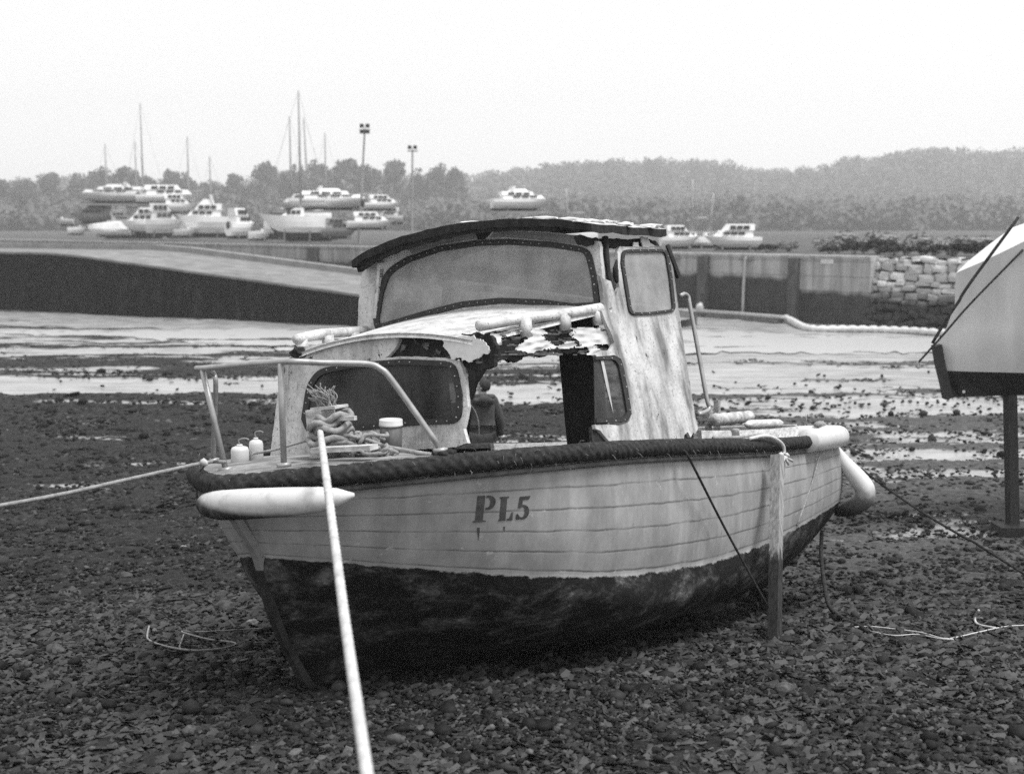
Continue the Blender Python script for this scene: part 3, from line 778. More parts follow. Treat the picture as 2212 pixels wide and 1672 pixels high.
# ---- handrails on the coachroof
def rail(px_pts, posts, X0, X1, side):
    mb = MB(); P = []
    n = len(px_pts)
    for i, (x, y) in enumerate(px_pts):
        P.append(W(onX(x, y, X0 + (X1 - X0) * i / (n - 1))))
    mb.tube(smooth_path(P, 4), .042, 8)
    for t in posts:
        q = P[0] + (P[-1] - P[0]) * t; mb.beam(q, q - ZV * .13, .10, .05, PV)
    obj("handrail", mb, M['white'], boat, True)
rail([(640, 733), (690, 722), (740, 718), (792, 714)], (.06, .42, .8), 1.25, 2.55, -1)
rail([(1034, 704), (1120, 690), (1210, 680), (1298, 666)], (.36, .68, .97), 1.2, 2.55, 1)

mb = MB(); q0 = W((1.16, -.99, 2.70)); mb.blob(q0, (.09, .06, .05), 4, .6, 2); mb.tube([q0, q0 + ZV * .06 - PV * .05], [.02, .006], 5); obj("broken_corner", mb, M['rot'], boat)
# ---- bow pulpit
mb = MB()
J = {n: W(onX(x, y, X)) for n, x, y, X in (('tip', 425, 796, -.49), ('lft', 440, 796, -.49), ('mid', 607, 782, -.49), ('m2', 700, 784, -.25), ('crn', 790, 786, -.03), ('cr2', 822, 797, .03), ('cr3', 850, 826, .08), ('ft', 951, 968, .26))}
mb.tube(smooth_path([J['tip'], J['lft'], J['mid'], J['m2'], J['crn'], J['cr2'], J['cr3'], J['ft']], 5), .021, 8)
mb.tube([W(onX(437, 798, -.49)), W(onX(487, 1012, -.44))], .021, 8)
mb.tube([W(onX(606, 784, -.49)), W(onX(613, 1002, -.44))], .021, 8)
mb.tube(smooth_path([W(onX(448, 797, -.3)), W(onX(460, 806, 0)), W(onX(466, 830, .03)), W(onX(463, 920, .16)), W(onX(460, 992, .26))], 5), .019, 8)
for x, y, X in ((487, 1012, -.44), (613, 1002, -.44), (951, 970, .26), (460, 992, .26)):
    mb.lathe(W(onX(x, y, X)) - ZV * .02, [(.05, 0), (.05, .025), (.025, .03)], 10, ZV)
obj("pulpit", mb, M['steel'], boat, True)

# ---- samson post with its pin, bow roller plank
mb = MB(); b0 = W((.33, 0, LV[0]['Z'](.33))); mb.beam(b0, b0 + ZV * .42, .15, .15, A_); mb.beam(W(onX(678, 906, .3)), W(onX(768, 903, .3)), .03, .03, ZV); mb.beam(W(onX(685, 882, .33)), W(onX(738, 878, .33)), .14, .02, ZV)
obj("samson_post", mb, M['palewood'], boat)
mb = MB(); mb.beam(W(onX(680, 972, .05)), W(onX(808, 966, .12)), .10, .035, ZV); obj("deck_plank", mb, M['palewood'], boat)
# ---- grab rail at the after edge of the wheelhouse
mb = MB(); gp = [W(onp(x, y, WN, WC) + np.array([.06, 0, 0])) for x, y in ((1463, 640), (1472, 636), (1480, 642), (1484, 662), (1502, 760), (1520, 860), (1526, 882), (1520, 890), (1503, 897))]
mb.tube(smooth_path(gp, 4), .019, 8); obj("grab_rail", mb, M['steel'], boat, True)

# ---- heavy rope fender round the gunwale
X_ax = [];
def gun_path(X0, X1, side, dy, dz, n):
    out = []
    for X in np.linspace(X0, X1, n): out.append(gun(X, side, dy, dz))
    return out
Sg = lambda s: level_pt(0, s)
def gpath(s0, s1, side, off, dz, n):
    out = []
    for s in np.linspace(s0, s1, n):
        q = Sg(s); q2 = Sg(min(1, s + .004)); q1 = Sg(max(0, s - .004)); t = q2 - q1
        if s < .004: t = np.array([0, 1, 0.])
        nrm = np.array([-t[1], t[0], 0]); nrm /= np.linalg.norm(nrm)
        p = q + nrm * off; out.append(b2w(p[0], p[1] * side, p[2] + dz))
    return out
sE = .4 + .6 * (6.62 - 1.6) / (XT - 1.6)
port = gpath(0, sE, 1, .045, .02, 1300); stb = gpath(0, .97, -1, .045, .02, 500)[::-1]
mb = MB(); full = stb[:-1] + port
rr = [.080 * U - .008 * U * min(1, max(0, (i - 500) / 1300)) for i in range(len(full))]
mb.tube(full, rr, 20, mod=lambda a, L: .88 + .13 * abs(cos((5 * a - 2 * pi * L / .085) / 2)) + .035 * math.sin(L * 9 + 2 * a) * math.sin(L * 3.1))
hair_rng = np.random.default_rng(3)
for k in range(420):
    i = hair_rng.integers(300, len(full) - 1); a = hair_rng.random() * 2 * pi; q = full[i]; r0 = rr[i]
    d = cos(a) * ZV + sin(a) * PV * .8 - sin(a) * A_ * .4; e = hair_rng.normal(0, 1, 3); p0 = q + d * r0 * .95
    mb.tube([p0, p0 + d * .018 + e * .01, p0 + d * .025 + e * .02 - ZV * .012], .0012, 3, 1)
rubr = obj("rope_fender", mb, [M['rope_dark'], M['rope_mid']], boat, True)
# rubbing strake under the rope
mb = MB(); mb.tube(gpath(0, .99, 1, .02, -.085, 160), .022, 6); mb.tube(gpath(0, .99, -1, .02, -.085, 160), .022, 6); obj("rubbing_strake", mb, simple("grimy rubbing strake", .05, .16, 9, .8, .4), boat, True)
# white plastic sleeve round the quarter
q1 = gpath(sE - .012, .985, 1, .055, .03, 26)
cor = [q1[-1] + (A_ * .05 - PV * .01) * U, q1[-1] + (A_ * .10 - PV * .09) * U, q1[-1] + (A_ * .11 - PV * .22) * U, q1[-1] + (A_ * .11 - PV * .7) * U]
mb = MB(); sl_p = q1[:-1] + smooth_path([q1[-1]] + cor, 4); mb.tube(sl_p, .132 * U, 18)
obj("sleeve", mb, M['plastic'], boat, True)
# iron hoop round the stem head
mb = MB(); mb.tube(smooth_path([W(onX(x, y, -.62)) for x, y in ((470, 995), (445, 1003), (428, 1025), (424, 1050), (425, 1075))], 5), .008, 6)
obj("stem_hoop", mb, M['ruststeel'], boat, True)

# ---- registration letters lying on the planking
def glyph(mb, polys, x0, y0, w_, h_, sh=(0, 0)):
    for P in polys:
        L = [(x0 + u * w_ + (1 - v) * sh[0], y0 + v * h_ + u * sh[1]) for u, v in P]
        # cut into small pieces so that the paint follows the planking
        tris = geometry.tessellate_polygon([[Vector((x, -y, 0)) for x, y in L]])
        def sub(T, d):
            if d == 0:
                h = [on_hull(*p, .004) for p in T]
                if all(h):
                    a, b, c = [q[0] for q in h]; f = (0, 1, 2) if np.cross(b - a, c - a) @ (CAM - a) > 0 else (2, 1, 0)
                    mb.add([a, b, c], [f])
                return
            a, b, c = T; ab = ((a[0] + b[0]) / 2, (a[1] + b[1]) / 2); bc = ((b[0] + c[0]) / 2, (b[1] + c[1]) / 2); ca = ((c[0] + a[0]) / 2, (c[1] + a[1]) / 2)
            for t in ((a, ab, ca), (ab, b, bc), (ca, bc, c), (ab, bc, ca)): sub(t, d - 1)
        for t in tris: sub([L[i] for i in t], 1)
def arc(cx, cy_, rx, ry, a0, a1, n=9): return [(cx + rx * cos(radians(a0 + (a1 - a0) * k / n)), cy_ + ry * math.sin(radians(a0 + (a1 - a0) * k / n))) for k in range(n + 1)]
mb = MB()
Pst = [(.12, 0), (.48, 0), (.48, .92), (.62, .95), (.62, 1), (0, 1), (0, .95), (.12, .92)]
Pbw = [(.54, 0), (.66, 0)] + arc(.66, .27, .34, .27, -90, 90) + [(.54, .54), (.54, .46)] + arc(.62, .27, .13, .19, 90, -90) + [(.54, .08)]
glyph(mb, [Pst, Pbw], 1020, 1071, 46, 57, (6, -2)); glyph(mb, [[(.3, 0), (.55, 0), (.5, .5), (.42, 1), (.38, .5)]], 1022, 1139, 26, 30)
lm = simple("worn dark stencil paint", .025, .08, 14, .8, .1); obj("letter", mb, lm, boat); mb = MB()
Lst = [(.0, 0), (.62, 0), (.62, .05), (.50, .08), (.50, 1), (.02, 1), (.02, .95), (.1, .92), (.1, .08), (0, .05)]
Lft = [(.56, .93), (.74, .9), (.86, .66), (.95, .66), (.95, 1), (.56, 1)]
glyph(mb, [Lst, Lft], 1075, 1073, 33, 52, (4, -2)); glyph(mb, [[(.3, 0), (.6, 0), (.5, 1)]], 1082, 1137, 14, 12); obj("letter", mb, lm, boat); mb = MB()
F5a = [(.2, 0), (.42, .03), (.42, .45), (.24, .5), (.12, .5)] ; F5t = [(.2, 0), (.95, 0), (.85, .16), (.24, .16)]
F5b = [(.2, .42)] + arc(.45, .68, .48, .32, -110, 110) + [(.05, .98), (.0, .8), (.12, .72), (.25, .84), (.36, .9)] + arc(.42, .67, .2, .23, 80, -80)
glyph(mb, [F5a, F5t, F5b], 1113, 1073, 31, 50, (3, -3))
obj("numeral", mb, lm, boat)

# ------------------------------------------------------------------ things on and round the boat
def rope(name, pts, r, mat, label, n=8, pitch=None, group=None, cat="rope", smooth=5):
    P = smooth_path(pts, smooth) if smooth else pts
    if pitch:
        L = sum(np.linalg.norm(np.array(b) - np.array(a)) for a, b in zip(P[:-1], P[1:])); k = int(min(900, max(len(P), L / pitch * 6)))
        P = resample(P, k)
    mb = MB(); mb.tube(P, r if not callable(r) else [r(i / (len(P) - 1)) for i in range(len(P))], n, mod=rope_mod(pitch) if pitch else None)
    return tag(obj(name, mb, mat, None, True), label, cat, group)
def resample(P, k):
    P = np.array(P); d = np.concatenate([[0], np.cumsum(np.linalg.norm(np.diff(P, axis=0), axis=1))]); t = np.linspace(0, d[-1], k)
    return [np.array([np.interp(q, d, P[:, i]) for i in range(3)]) for q in t]

# long white sausage fender lashed under the bow rope
fp = []
for x, y, X, r in ((440, 1088, -.72, .05), (452, 1090, -.80, .083), (480, 1091, -.90, .098), (540, 1088, -.93, .098), (620, 1084, -.86, .092), (690, 1079, -.76, .08), (730, 1074, -.68, .058), (766, 1069, -.6, .012)):
    fp.append((W(onX(x, y, X)), r))
mb = MB(); P = smooth_path([q[0] for q in fp], 6); rs = [np.interp(i / (len(P) - 1) * (len(fp) - 1), range(len(fp)), [q[1] for q in fp]) for i in range(len(P))]
mb.tube(P, rs, 18)
mf = N("white fender with grime and shade"); gn = mf.n('NewGeometry'); sp = mf.n('SeparateXYZ'); cc = mf.coord(); mf.l(cc, sp.inputs[0])
grime_shade = mf.math('ADD', sp.outputs[2], mf.math('MULTIPLY', mf.noise(cc, 9, 6, .7), .035))  # grime and underside shade, both put into the colour by height
M['fender'] = mf.fin(mf.mix(mf.ramp(mf.noise(cc, 6, 7, .7), [(.5, 0), (.72, .55)]), mf.ramp(grime_shade, [(.085, .010), (.125, .05), (.165, .58)]), .2), .7, .3)
fo_ = obj("sausage_fender", mb, M['fender'], None, True); tag(fo_, "long white sausage fender with grime and painted shade on its underside slung under the bow", "fender")

# bent white fender over the port quarter
fq = [(1806, 962, .02), (1812, 978, .05), (1826, 1002, .082), (1850, 1030, .10), (1868, 1056, .108), (1866, 1078, .105), (1850, 1092, .095), (1828, 1100, .085), (1806, 1106, .05)]
P0 = [W(onX(x, y, 7.95)) for x, y, r in fq]; P = smooth_path(P0, 6); rs = [np.interp(i / (len(P) - 1) * (len(fq) - 1), range(len(fq)), [q[2] for q in fq]) for i in range(len(P))]
mb = MB(); mb.tube(P, rs, 18)
mq = N("white fender dark below"); cc = mq.coord(); sp = mq.n('SeparateXYZ'); mq.l(cc, sp.inputs[0])
gr = mq.math('ADD', sp.outputs[2], mq.math('MULTIPLY', mq.math('SUBTRACT', mq.noise(cc, 7, 6, .7), .5), .3))  # colour darkens towards the lower end, boundary broken up by noise
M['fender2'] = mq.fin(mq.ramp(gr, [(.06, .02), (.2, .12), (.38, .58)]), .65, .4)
tag(obj("bent_fender", mb, M['fender2'], None, True), "bent white fender with a dark lower end hanging off the stern quarter", "fender")
rope("fender_lashing", [W(onX(x, y, 7.9)) for x, y in ((1812, 945), (1800, 960), (1806, 972), (1798, 980))], .013, M['rope_mid'], "short knotted lashing that holds the bent fender at the stern quarter", 6)

# beaching leg
mb = MB(); la = W((5.06, gY(5.06) + .13, LV[0]['Z'](5.06) - .03)); lb = on_z(1673, 1396, 0)
d0 = (la[1] + .02); la = at(1679, 984, la[1]); lb = at(1673, 1398, la[1] - .75)
mleg = N("timber beaching leg"); cc = mleg.coord((9, 9, .5)); n0_ = mleg.noise(cc, 4, 6, .6); sp = mleg.n('SeparateXYZ'); mleg.l(mleg.coord(), sp.inputs[0])
lowf = mleg.ramp(mleg.math('ADD', sp.outputs[2], mleg.math('MULTIPLY', n0_, .3)), [(.90, 0), (1.06, 1)])
mleg.bump(n0_, .5, .01)
M['leg'] = mleg.fin(mleg.mix(lowf, mleg.ramp(n0_, [(.3, .012), (.7, .05)]), mleg.ramp(n0_, [(.3, .16), (.7, .42)])), .8, .3)
mb.beam(la, lb, .095, .09, A_)
leg = tag(obj("beaching_leg", mb, M['leg']), "upright square timber leg propping the port side of the grey hull", "prop")
LEGB = lb
rope("leg_lashing", [W(onY(x, y, 1.72)) for x, y in ((1618, 948), (1648, 942), (1672, 946), (1690, 960), (1694, 976), (1690, 988))], .016, M['rope_pale'], "pale rope lashed over the gunwale at the head of the timber leg", 8, .05)
mb = MB()
for k, (x, y) in enumerate(((1688, 982), (1694, 990), (1700, 984), (1690, 994))): mb.blob(W(onY(x, y, 1.78)), (.03, .03, .025), k, .4, 1)
for e in ((1712, 996), (1704, 1004)): mb.tube([W(onY(1694, 986, 1.78)), W(onY(*e, 1.8))], .012, 6)
tag(obj("rope_knot", mb, M['rope_pale'], None, True), "bunched pale knot with loose ends beside the head of the timber leg", "knot")
# dark line from the gunwale down to the foot of the leg
pA = [on_hull(1462, 972, .05), on_hull(1484, 985, .09)]
pA = [W((2.9, gY(2.9) - .05, LV[0]['Z'](2.9) + .09)), W((3.02, gY(3.02) + .13, LV[0]['Z'](3.02) + .02))]
rope("guy_rope", [at(1458, 968, pA[0][1]), at(1478, 974, pA[1][1] - .02), at(1496, 1004, pA[1][1] - .03), at(1568, 1145, lb[1] - .25), at(1660, 1312, lb[1] - .10)], .011, M['rope_dark'], "thin dark rope running down from the gunwale to the foot of the timber leg", 6)
rope("stay_line", [at(1782, 938, on_hull(1770, 990)[0][1] - .1), at(1776, 960, on_hull(1770, 990)[0][1] - .06), at(1755, 1040, on_hull(1755, 1040)[0][1] - .03), at(1722, 1135, on_hull(1722, 1135)[0][1] - .03)], .009, M['rope_mid'], "thin grey line led from the white sleeve down across the quarter planking", 6)
rope("thin_line", [at(1696, 992, on_hull(1700, 1010)[0][1] - .03), at(1694, 1030, on_hull(1697, 1030)[0][1] - .02), at(1688, 1085, on_hull(1697, 1085)[0][1] - .02)], .006, M['rope_mid'], "thin frayed line hanging down beside the timber leg from the knot", 5)

# mooring ropes
bit = W(onX(688, 912, .24))
P = [bit, at(692, 935, bit[1] - .12), at(702, 1010, 7.2), at(722, 1160, 6.15), at(744, 1330, 5.25), at(768, 1500, 4.5), at(795, 1690, 3.9), at(830, 1950, 3.3)]
rope("mooring_rope", P, .0215, simple("smooth white mooring rope", .36, .62, 14, .7, .15), "thick smooth white rope coming from the bow post towards the camera", 14, .16)
lp = W(onX(440, 1000, -.7))
rope("mooring_rope", [W(onX(486, 998, -.45)), lp, at(270, 1037, lp[1] - .3), at(100, 1074, lp[1] - .6), at(-250, 1135, lp[1] - 1.2)], .013, M['rope_mid'], "grey twisted rope stretching from the stem head out to the left", 8, .05)
mb = MB(); mb.blob(W(onX(441, 1000, -.71)), (.035, .03, .03), 2, .4, 1); tag(obj("rope_knot", mb, M['rope_pale'], None, True), "small pale knot at the stem head where the left hand rope starts", "knot")
sp0 = W((7.95, .2, .55))
rope("mooring_rope", sag(at(1862, 1014, sp0[1]), at(2112, 1176, sp0[1] - 1.6), .04, 20) + [at(2420, 1372, sp0[1] - 3.4)], .0135, M['rope_dark'], "taut dark rope with one knot running from the stern down to the right", 8, .05)
mb = MB(); kq = at(1908, 1046, sp0[1] - .3); mb.blob(kq, (.036, .036, .036), 3, .3, 1); tag(obj("rope_knot", mb, M['rope_dark'], None, True), "round dark knot part way along the taut stern rope", "knot")
hq = W((7.6, .7, 0))
zz = [at(1775, 1160, hq[1]), at(1774, 1200, hq[1]), at(1782, 1265, hq[1] - .3), at(1792, 1310, hq[1] - .7), at(1815, 1338, hq[1] - 1.1), at(1852, 1358, hq[1] - 1.5)]
zz += [None]
gp_ = lambda x, y: next_ground(x, y)
def next_ground(x, y, up=.065):
    r = ray(x, y); t = 3.0
    for _ in range(600):
        p = CAM + r * t
        if p[2] <= terrain(p[0], p[1]) + up: return p
        t += .03
    return p
e1 = next_ground(1856, 1352)
zz = [at(1775, 1150, hq[1])] + [at(x, y, hq[1] + (e1[1] - hq[1]) * k) for x, y, k in ((1774, 1200, .1), (1781, 1262, .35), (1791, 1308, .6), (1815, 1332, .8))] + [e1, next_ground(1872, 1362)]
rope("hanging_rope", zz, .022, M['rope_dark'], "dark weedy rope hanging from under the stern down onto the shingle", 8, .09)
rope("cord", [next_ground(x, y) for x, y in ((1846, 1354), (1880, 1353), (1930, 1358), (1990, 1366), (2040, 1379), (2075, 1374), (2110, 1366), (2180, 1352), (2260, 1350))], .006, M['rope_pale'], "upper strand of thin white cord lying on the stones at lower right", 6, group=None)
rope("cord", [next_ground(x, y) for x, y in ((1880, 1363), (1930, 1372), (1980, 1370), (2030, 1379), (2060, 1381))], .005, M['rope_pale'], "short lower strand of white cord looping on the stones at lower right", 6)
rope("rope_end", [at(2114, 1318, next_ground(2110, 1345)[1]), next_ground(2106, 1332), next_ground(2112, 1348), next_ground(2150, 1356)], .012, M['rope_pale'], "curled white rope end standing up at the right edge of the shingle", 6)

# old rope loops on the shingle, lower left
for L, lab, r in (([(322, 1352), (318, 1372), (322, 1382), (345, 1392), (380, 1400), (410, 1404)], "frayed pale rope end curled on the shingle at far left", .009),
               ([(397, 1370), (392, 1384), (388, 1397), (396, 1402), (430, 1404), (480, 1400), (508, 1392), (500, 1386), (450, 1380), (400, 1367), (392, 1363)], "pale rope loop lying open on the shingle left of the stem", .007),
               ([(394, 1362), (430, 1364), (470, 1362), (540, 1358), (570, 1356)], "thin straight line on the shingle running to the stem", .004)):
    rope("old_rope", [next_ground(x, y, .07) for x, y in L], r, M['rope_mid'], lab, 7, .05 if r > .01 else None)

# gear on the foredeck
def bottle(x, y0, y1, X, wd_, label):
    b = W(onX(x, y1, X)); h = (y1 - y0) * mpp(b[1]); r = wd_ / 2 * mpp(b[1])
    t = empty("plastic_bottle", b, label, "bottle")
    mb = MB(); mb.lathe(b, [(r * .9, 0), (r * 1.05, .01), (r * 1.05, h * .8), (r * .9, h * .93), (r * .42, h * 1.0)], 14); obj("body", mb, M['plastic'], t, True)
    mb = MB(); mb.lathe(b + np.array([0, 0, h * 1.0]), [(r * .36, 0), (r * .36, h * .06), (r * .3, h * .08)], 10); obj("cap", mb, M['plastic'], t, True)
    mb = MB(); mb.tube(smooth_path([b + np.array([r * .1, 0, h * 1.0]), b + np.array([-r * .1, 0, h * 1.28]), b + np.array([r * .6, 0, h * 1.36]), b + np.array([r * 1.1, 0, h * 1.30])], 5), .006, 6); obj("handle", mb, M['rope_mid'], t, True)
bottle(519, 962, 1008, .12, 38, "squat white plastic bottle on the foredeck beside the left pulpit leg")
bottle(554, 948, 1000, .26, 30, "taller white plastic bottle on the foredeck, right of the squat one")
b = W(onX(845, 970, .74)); h = 66 * mpp(b[1]); r = 25 * mpp(b[1])
t = empty("paint_bucket", b, "grey plastic bucket with a pale rim standing before the front cabin window", "bucket")
mb = MB(); mb.lathe(b, [(r * .9, 0), (r * .94, .01), (r * 1.0, h * .78)], 20); obj("body", mb, simple("stained grey bucket plastic", .04, .13, 5, .6, .1, (3, 3, .8)), t, True)
mb = MB(); mb.lathe(b + np.array([0, 0, h * .78]), [(r * 1.06, 0), (r * 1.06, h * .06), (r * 1.03, h * .07), (r * 1.03, h * .2), (r * .98, h * .22), (r * .9, h * .1)], 20); obj("rim", mb, M['plastic'], t, True)

# rope coils round the samson post
mb = MB(); pc = W(onX(716, 930, .33)); pts = []
for k in range(150):
    a = k / 150 * 2 * pi * 6.3; rr_ = .125 + .03 * math.sin(k * .37) + (.035 if k > 90 else 0); zc = -.13 + .24 * (1 - k / 150) + .02 * math.sin(k * 1.1)
    pts.append(pc + rr_ * (cos(a) * A_ + math.sin(a) * PV) + ZV * zc)
mb.tube(pts, .023, 8, mod=rope_mod(.07))
coil = tag(obj("rope_coil", mb, M['rope_mid'], None, True), "pale mooring rope wound in coils around the bow post", "rope")
mb = MB(); top = W(onX(712, 884, .33))
for k in range(70):
    a = random.uniform(-1, 1); p0 = top + PV * random.uniform(-.07, .07) + A_ * random.uniform(-.04, .04)
    tip = W(onX(random.gauss(692, 14), random.gauss(848, 9), .33)) + A_ * random.uniform(-.06, .06)
    mb.tube(smooth_path([p0, (p0 + tip) / 2 + PV * random.uniform(-.03, .05) + ZV * .02, tip], 4), .004, 4)
obj("frayed_end", mb, M['rope_mid'], coil, True)
mb = MB(); rr2 = random.Random(4)
for k in range(10):
    c0 = W(onX(rr2.uniform(745, 830), rr2.uniform(945, 985), .42)); L = []
    for q in range(9):
        a = q / 8 * 2 * pi * rr2.uniform(.7, 1.1) + k; L.append(c0 + PV * cos(a) * rr2.uniform(.07, .15) + A_ * math.sin(a) * rr2.uniform(.05, .12) + ZV * rr2.uniform(-.02, .05))
    mb.tube(smooth_path(L, 5), .014, 7, mod=rope_mod(.06))
tag(obj("rope_tangle", mb, M['rope_mid'], None, True), "tangle of grey rope lying on the foredeck between post and bucket", "rope")
rope("deck_line", [W(onX(x, y, X)) for x, y, X in ((748, 946, .4), (790, 950, .4), (830, 964, .45), (880, 974, .5), (930, 982, .55), (985, 985, .7), (1010, 992, .8))], .017, M['rope_mid'], "grey rope trailing along the side deck past the pulpit foot", 8, .06)
rope("deck_line", [W(onX(x, y, X)) for x, y, X in ((690, 944, .28), (640, 958, .2), (590, 972, .1), (545, 980, .0))], .010, M['rope_mid'], "thin line led from the bow post past the white bottles", 7, .05)
mb = MB(); fc = W(onX(958, 978, .28))
for k in range(12):
    a = k * .9; c0 = fc + PV * .05 * cos(a) + A_ * .05 * math.sin(a); mb.blob(c0, (.04, .04, .025), k, .5, 1)
tag(obj("rope_knot", mb, M['rope_dark'], None, True), "dark bundle of lashing around the right pulpit foot", "knot")
rope("dark_cord", [W(onp(x, y, (0, 1, 0), -1.35)) for x, y in ((1150, 955), (1180, 952), (1200, 956), (1208, 966), (1210, 975))], .014, M['rope_dark'], "short dark rope hooked over the pale board seen through the cabin hole", 6)
# pale starboard coaming seen through the hole is part of the boat; gear on the after deck
def post(x0, x1, y0, y1, Y, lab):
    a = W(onY((x0 + x1) / 2, y1 + 6, Y)); q = W(onY((x0 + x1) / 2, y0, Y)); wd_ = (x1 - x0) * mpp(a[1])
    mb = MB(); mb.beam(a - np.array([0, 0, .1]), q, wd_, .05, A_ * .2 + PV); tag(obj("wooden_post", mb, M['wood']), lab, "post")
post(1521, 1540, 880, 924, .62, "short grey wooden post standing on the after deck behind the wheelhouse")
post(1540, 1558, 864, 924, .55, "taller grey board standing upright right of the short deck post")
a, q = W(onY(1542, 907, .75)), W(onY(1618, 900, .62)); mb = MB()
mb.tube(resample([a, q], 14), [.062 * (1 + .06 * math.sin(i * 2.1)) for i in range(14)], 14); L0 = obj("log", mb, simple("flaking white log", .2, .7, 9, .9, .9, (1, 1, 1), bd=.03), None, True); tag(L0, "thick flaking white log lying across the after deck", "log")
mb = MB(); mb.lathe(q, [(.058, .0), (.05, .004), (.01, .006)], 12, q - a); obj("log_end", mb, M['darkwood'], L0)
mb = MB(); a, q = W(onY(1610, 917, .98)), W(onY(1690, 914, .9)); mb.tube(resample([a, q], 20), [.045 * min(1, .35 + min(i, 19 - i) * .3) for i in range(20)], 12); tag(obj("float", mb, M['palewood'], None, True), "low rounded pale float lying on the coaming beyond the log", "float")
mb = MB(); c0 = W(onY(1590, 950, 1.4)); mb.lathe(c0 - ZV * .03, [(.04, 0), (.036, .1), (.044, .12), (.02, .135)], 12, ZV); tag(obj("stub_post", mb, M['wood'], None, True), "stubby round wooden bollard on the port side deck near the wheelhouse", "bollard")
mb = MB(); c0 = W(onY(1772, 918, 1.1)); mb.blob(c0, (.07, .05, .04), 3, .5, 2); mb.tube([c0 - A_ * .08, c0 + PV * .03 + ZV * .03, c0 + A_ * .08], .016, 6); tag(obj("deck_cleat", mb, M['rope_mid'], None, True), "rope turned around a cleat on the stern beside the white sleeve", "cleat")
mb = MB(); c0 = W(onY(1742, 912, .6)); mb.tube(smooth_path([c0 - ZV * .05, c0 + ZV * .05, c0 + ZV * .09 + A_ * .03, c0 + ZV * .05 + A_ * .05], 4), .009, 6); tag(obj("eye_bolt", mb, M['steel'], None, True), "small bent metal eye standing on the far side of the stern", "eye bolt")
rope("deck_rope", [W(onY(x, y, Y)) for x, y, Y in ((1540, 946, 1.5), (1600, 944, 1.5), (1640, 940, 1.55), (1662, 945, 1.6), (1680, 955, 1.68))], .014, M['rope_mid'], "grey rope lying along the quarter planks towards the timber leg", 7, .06)

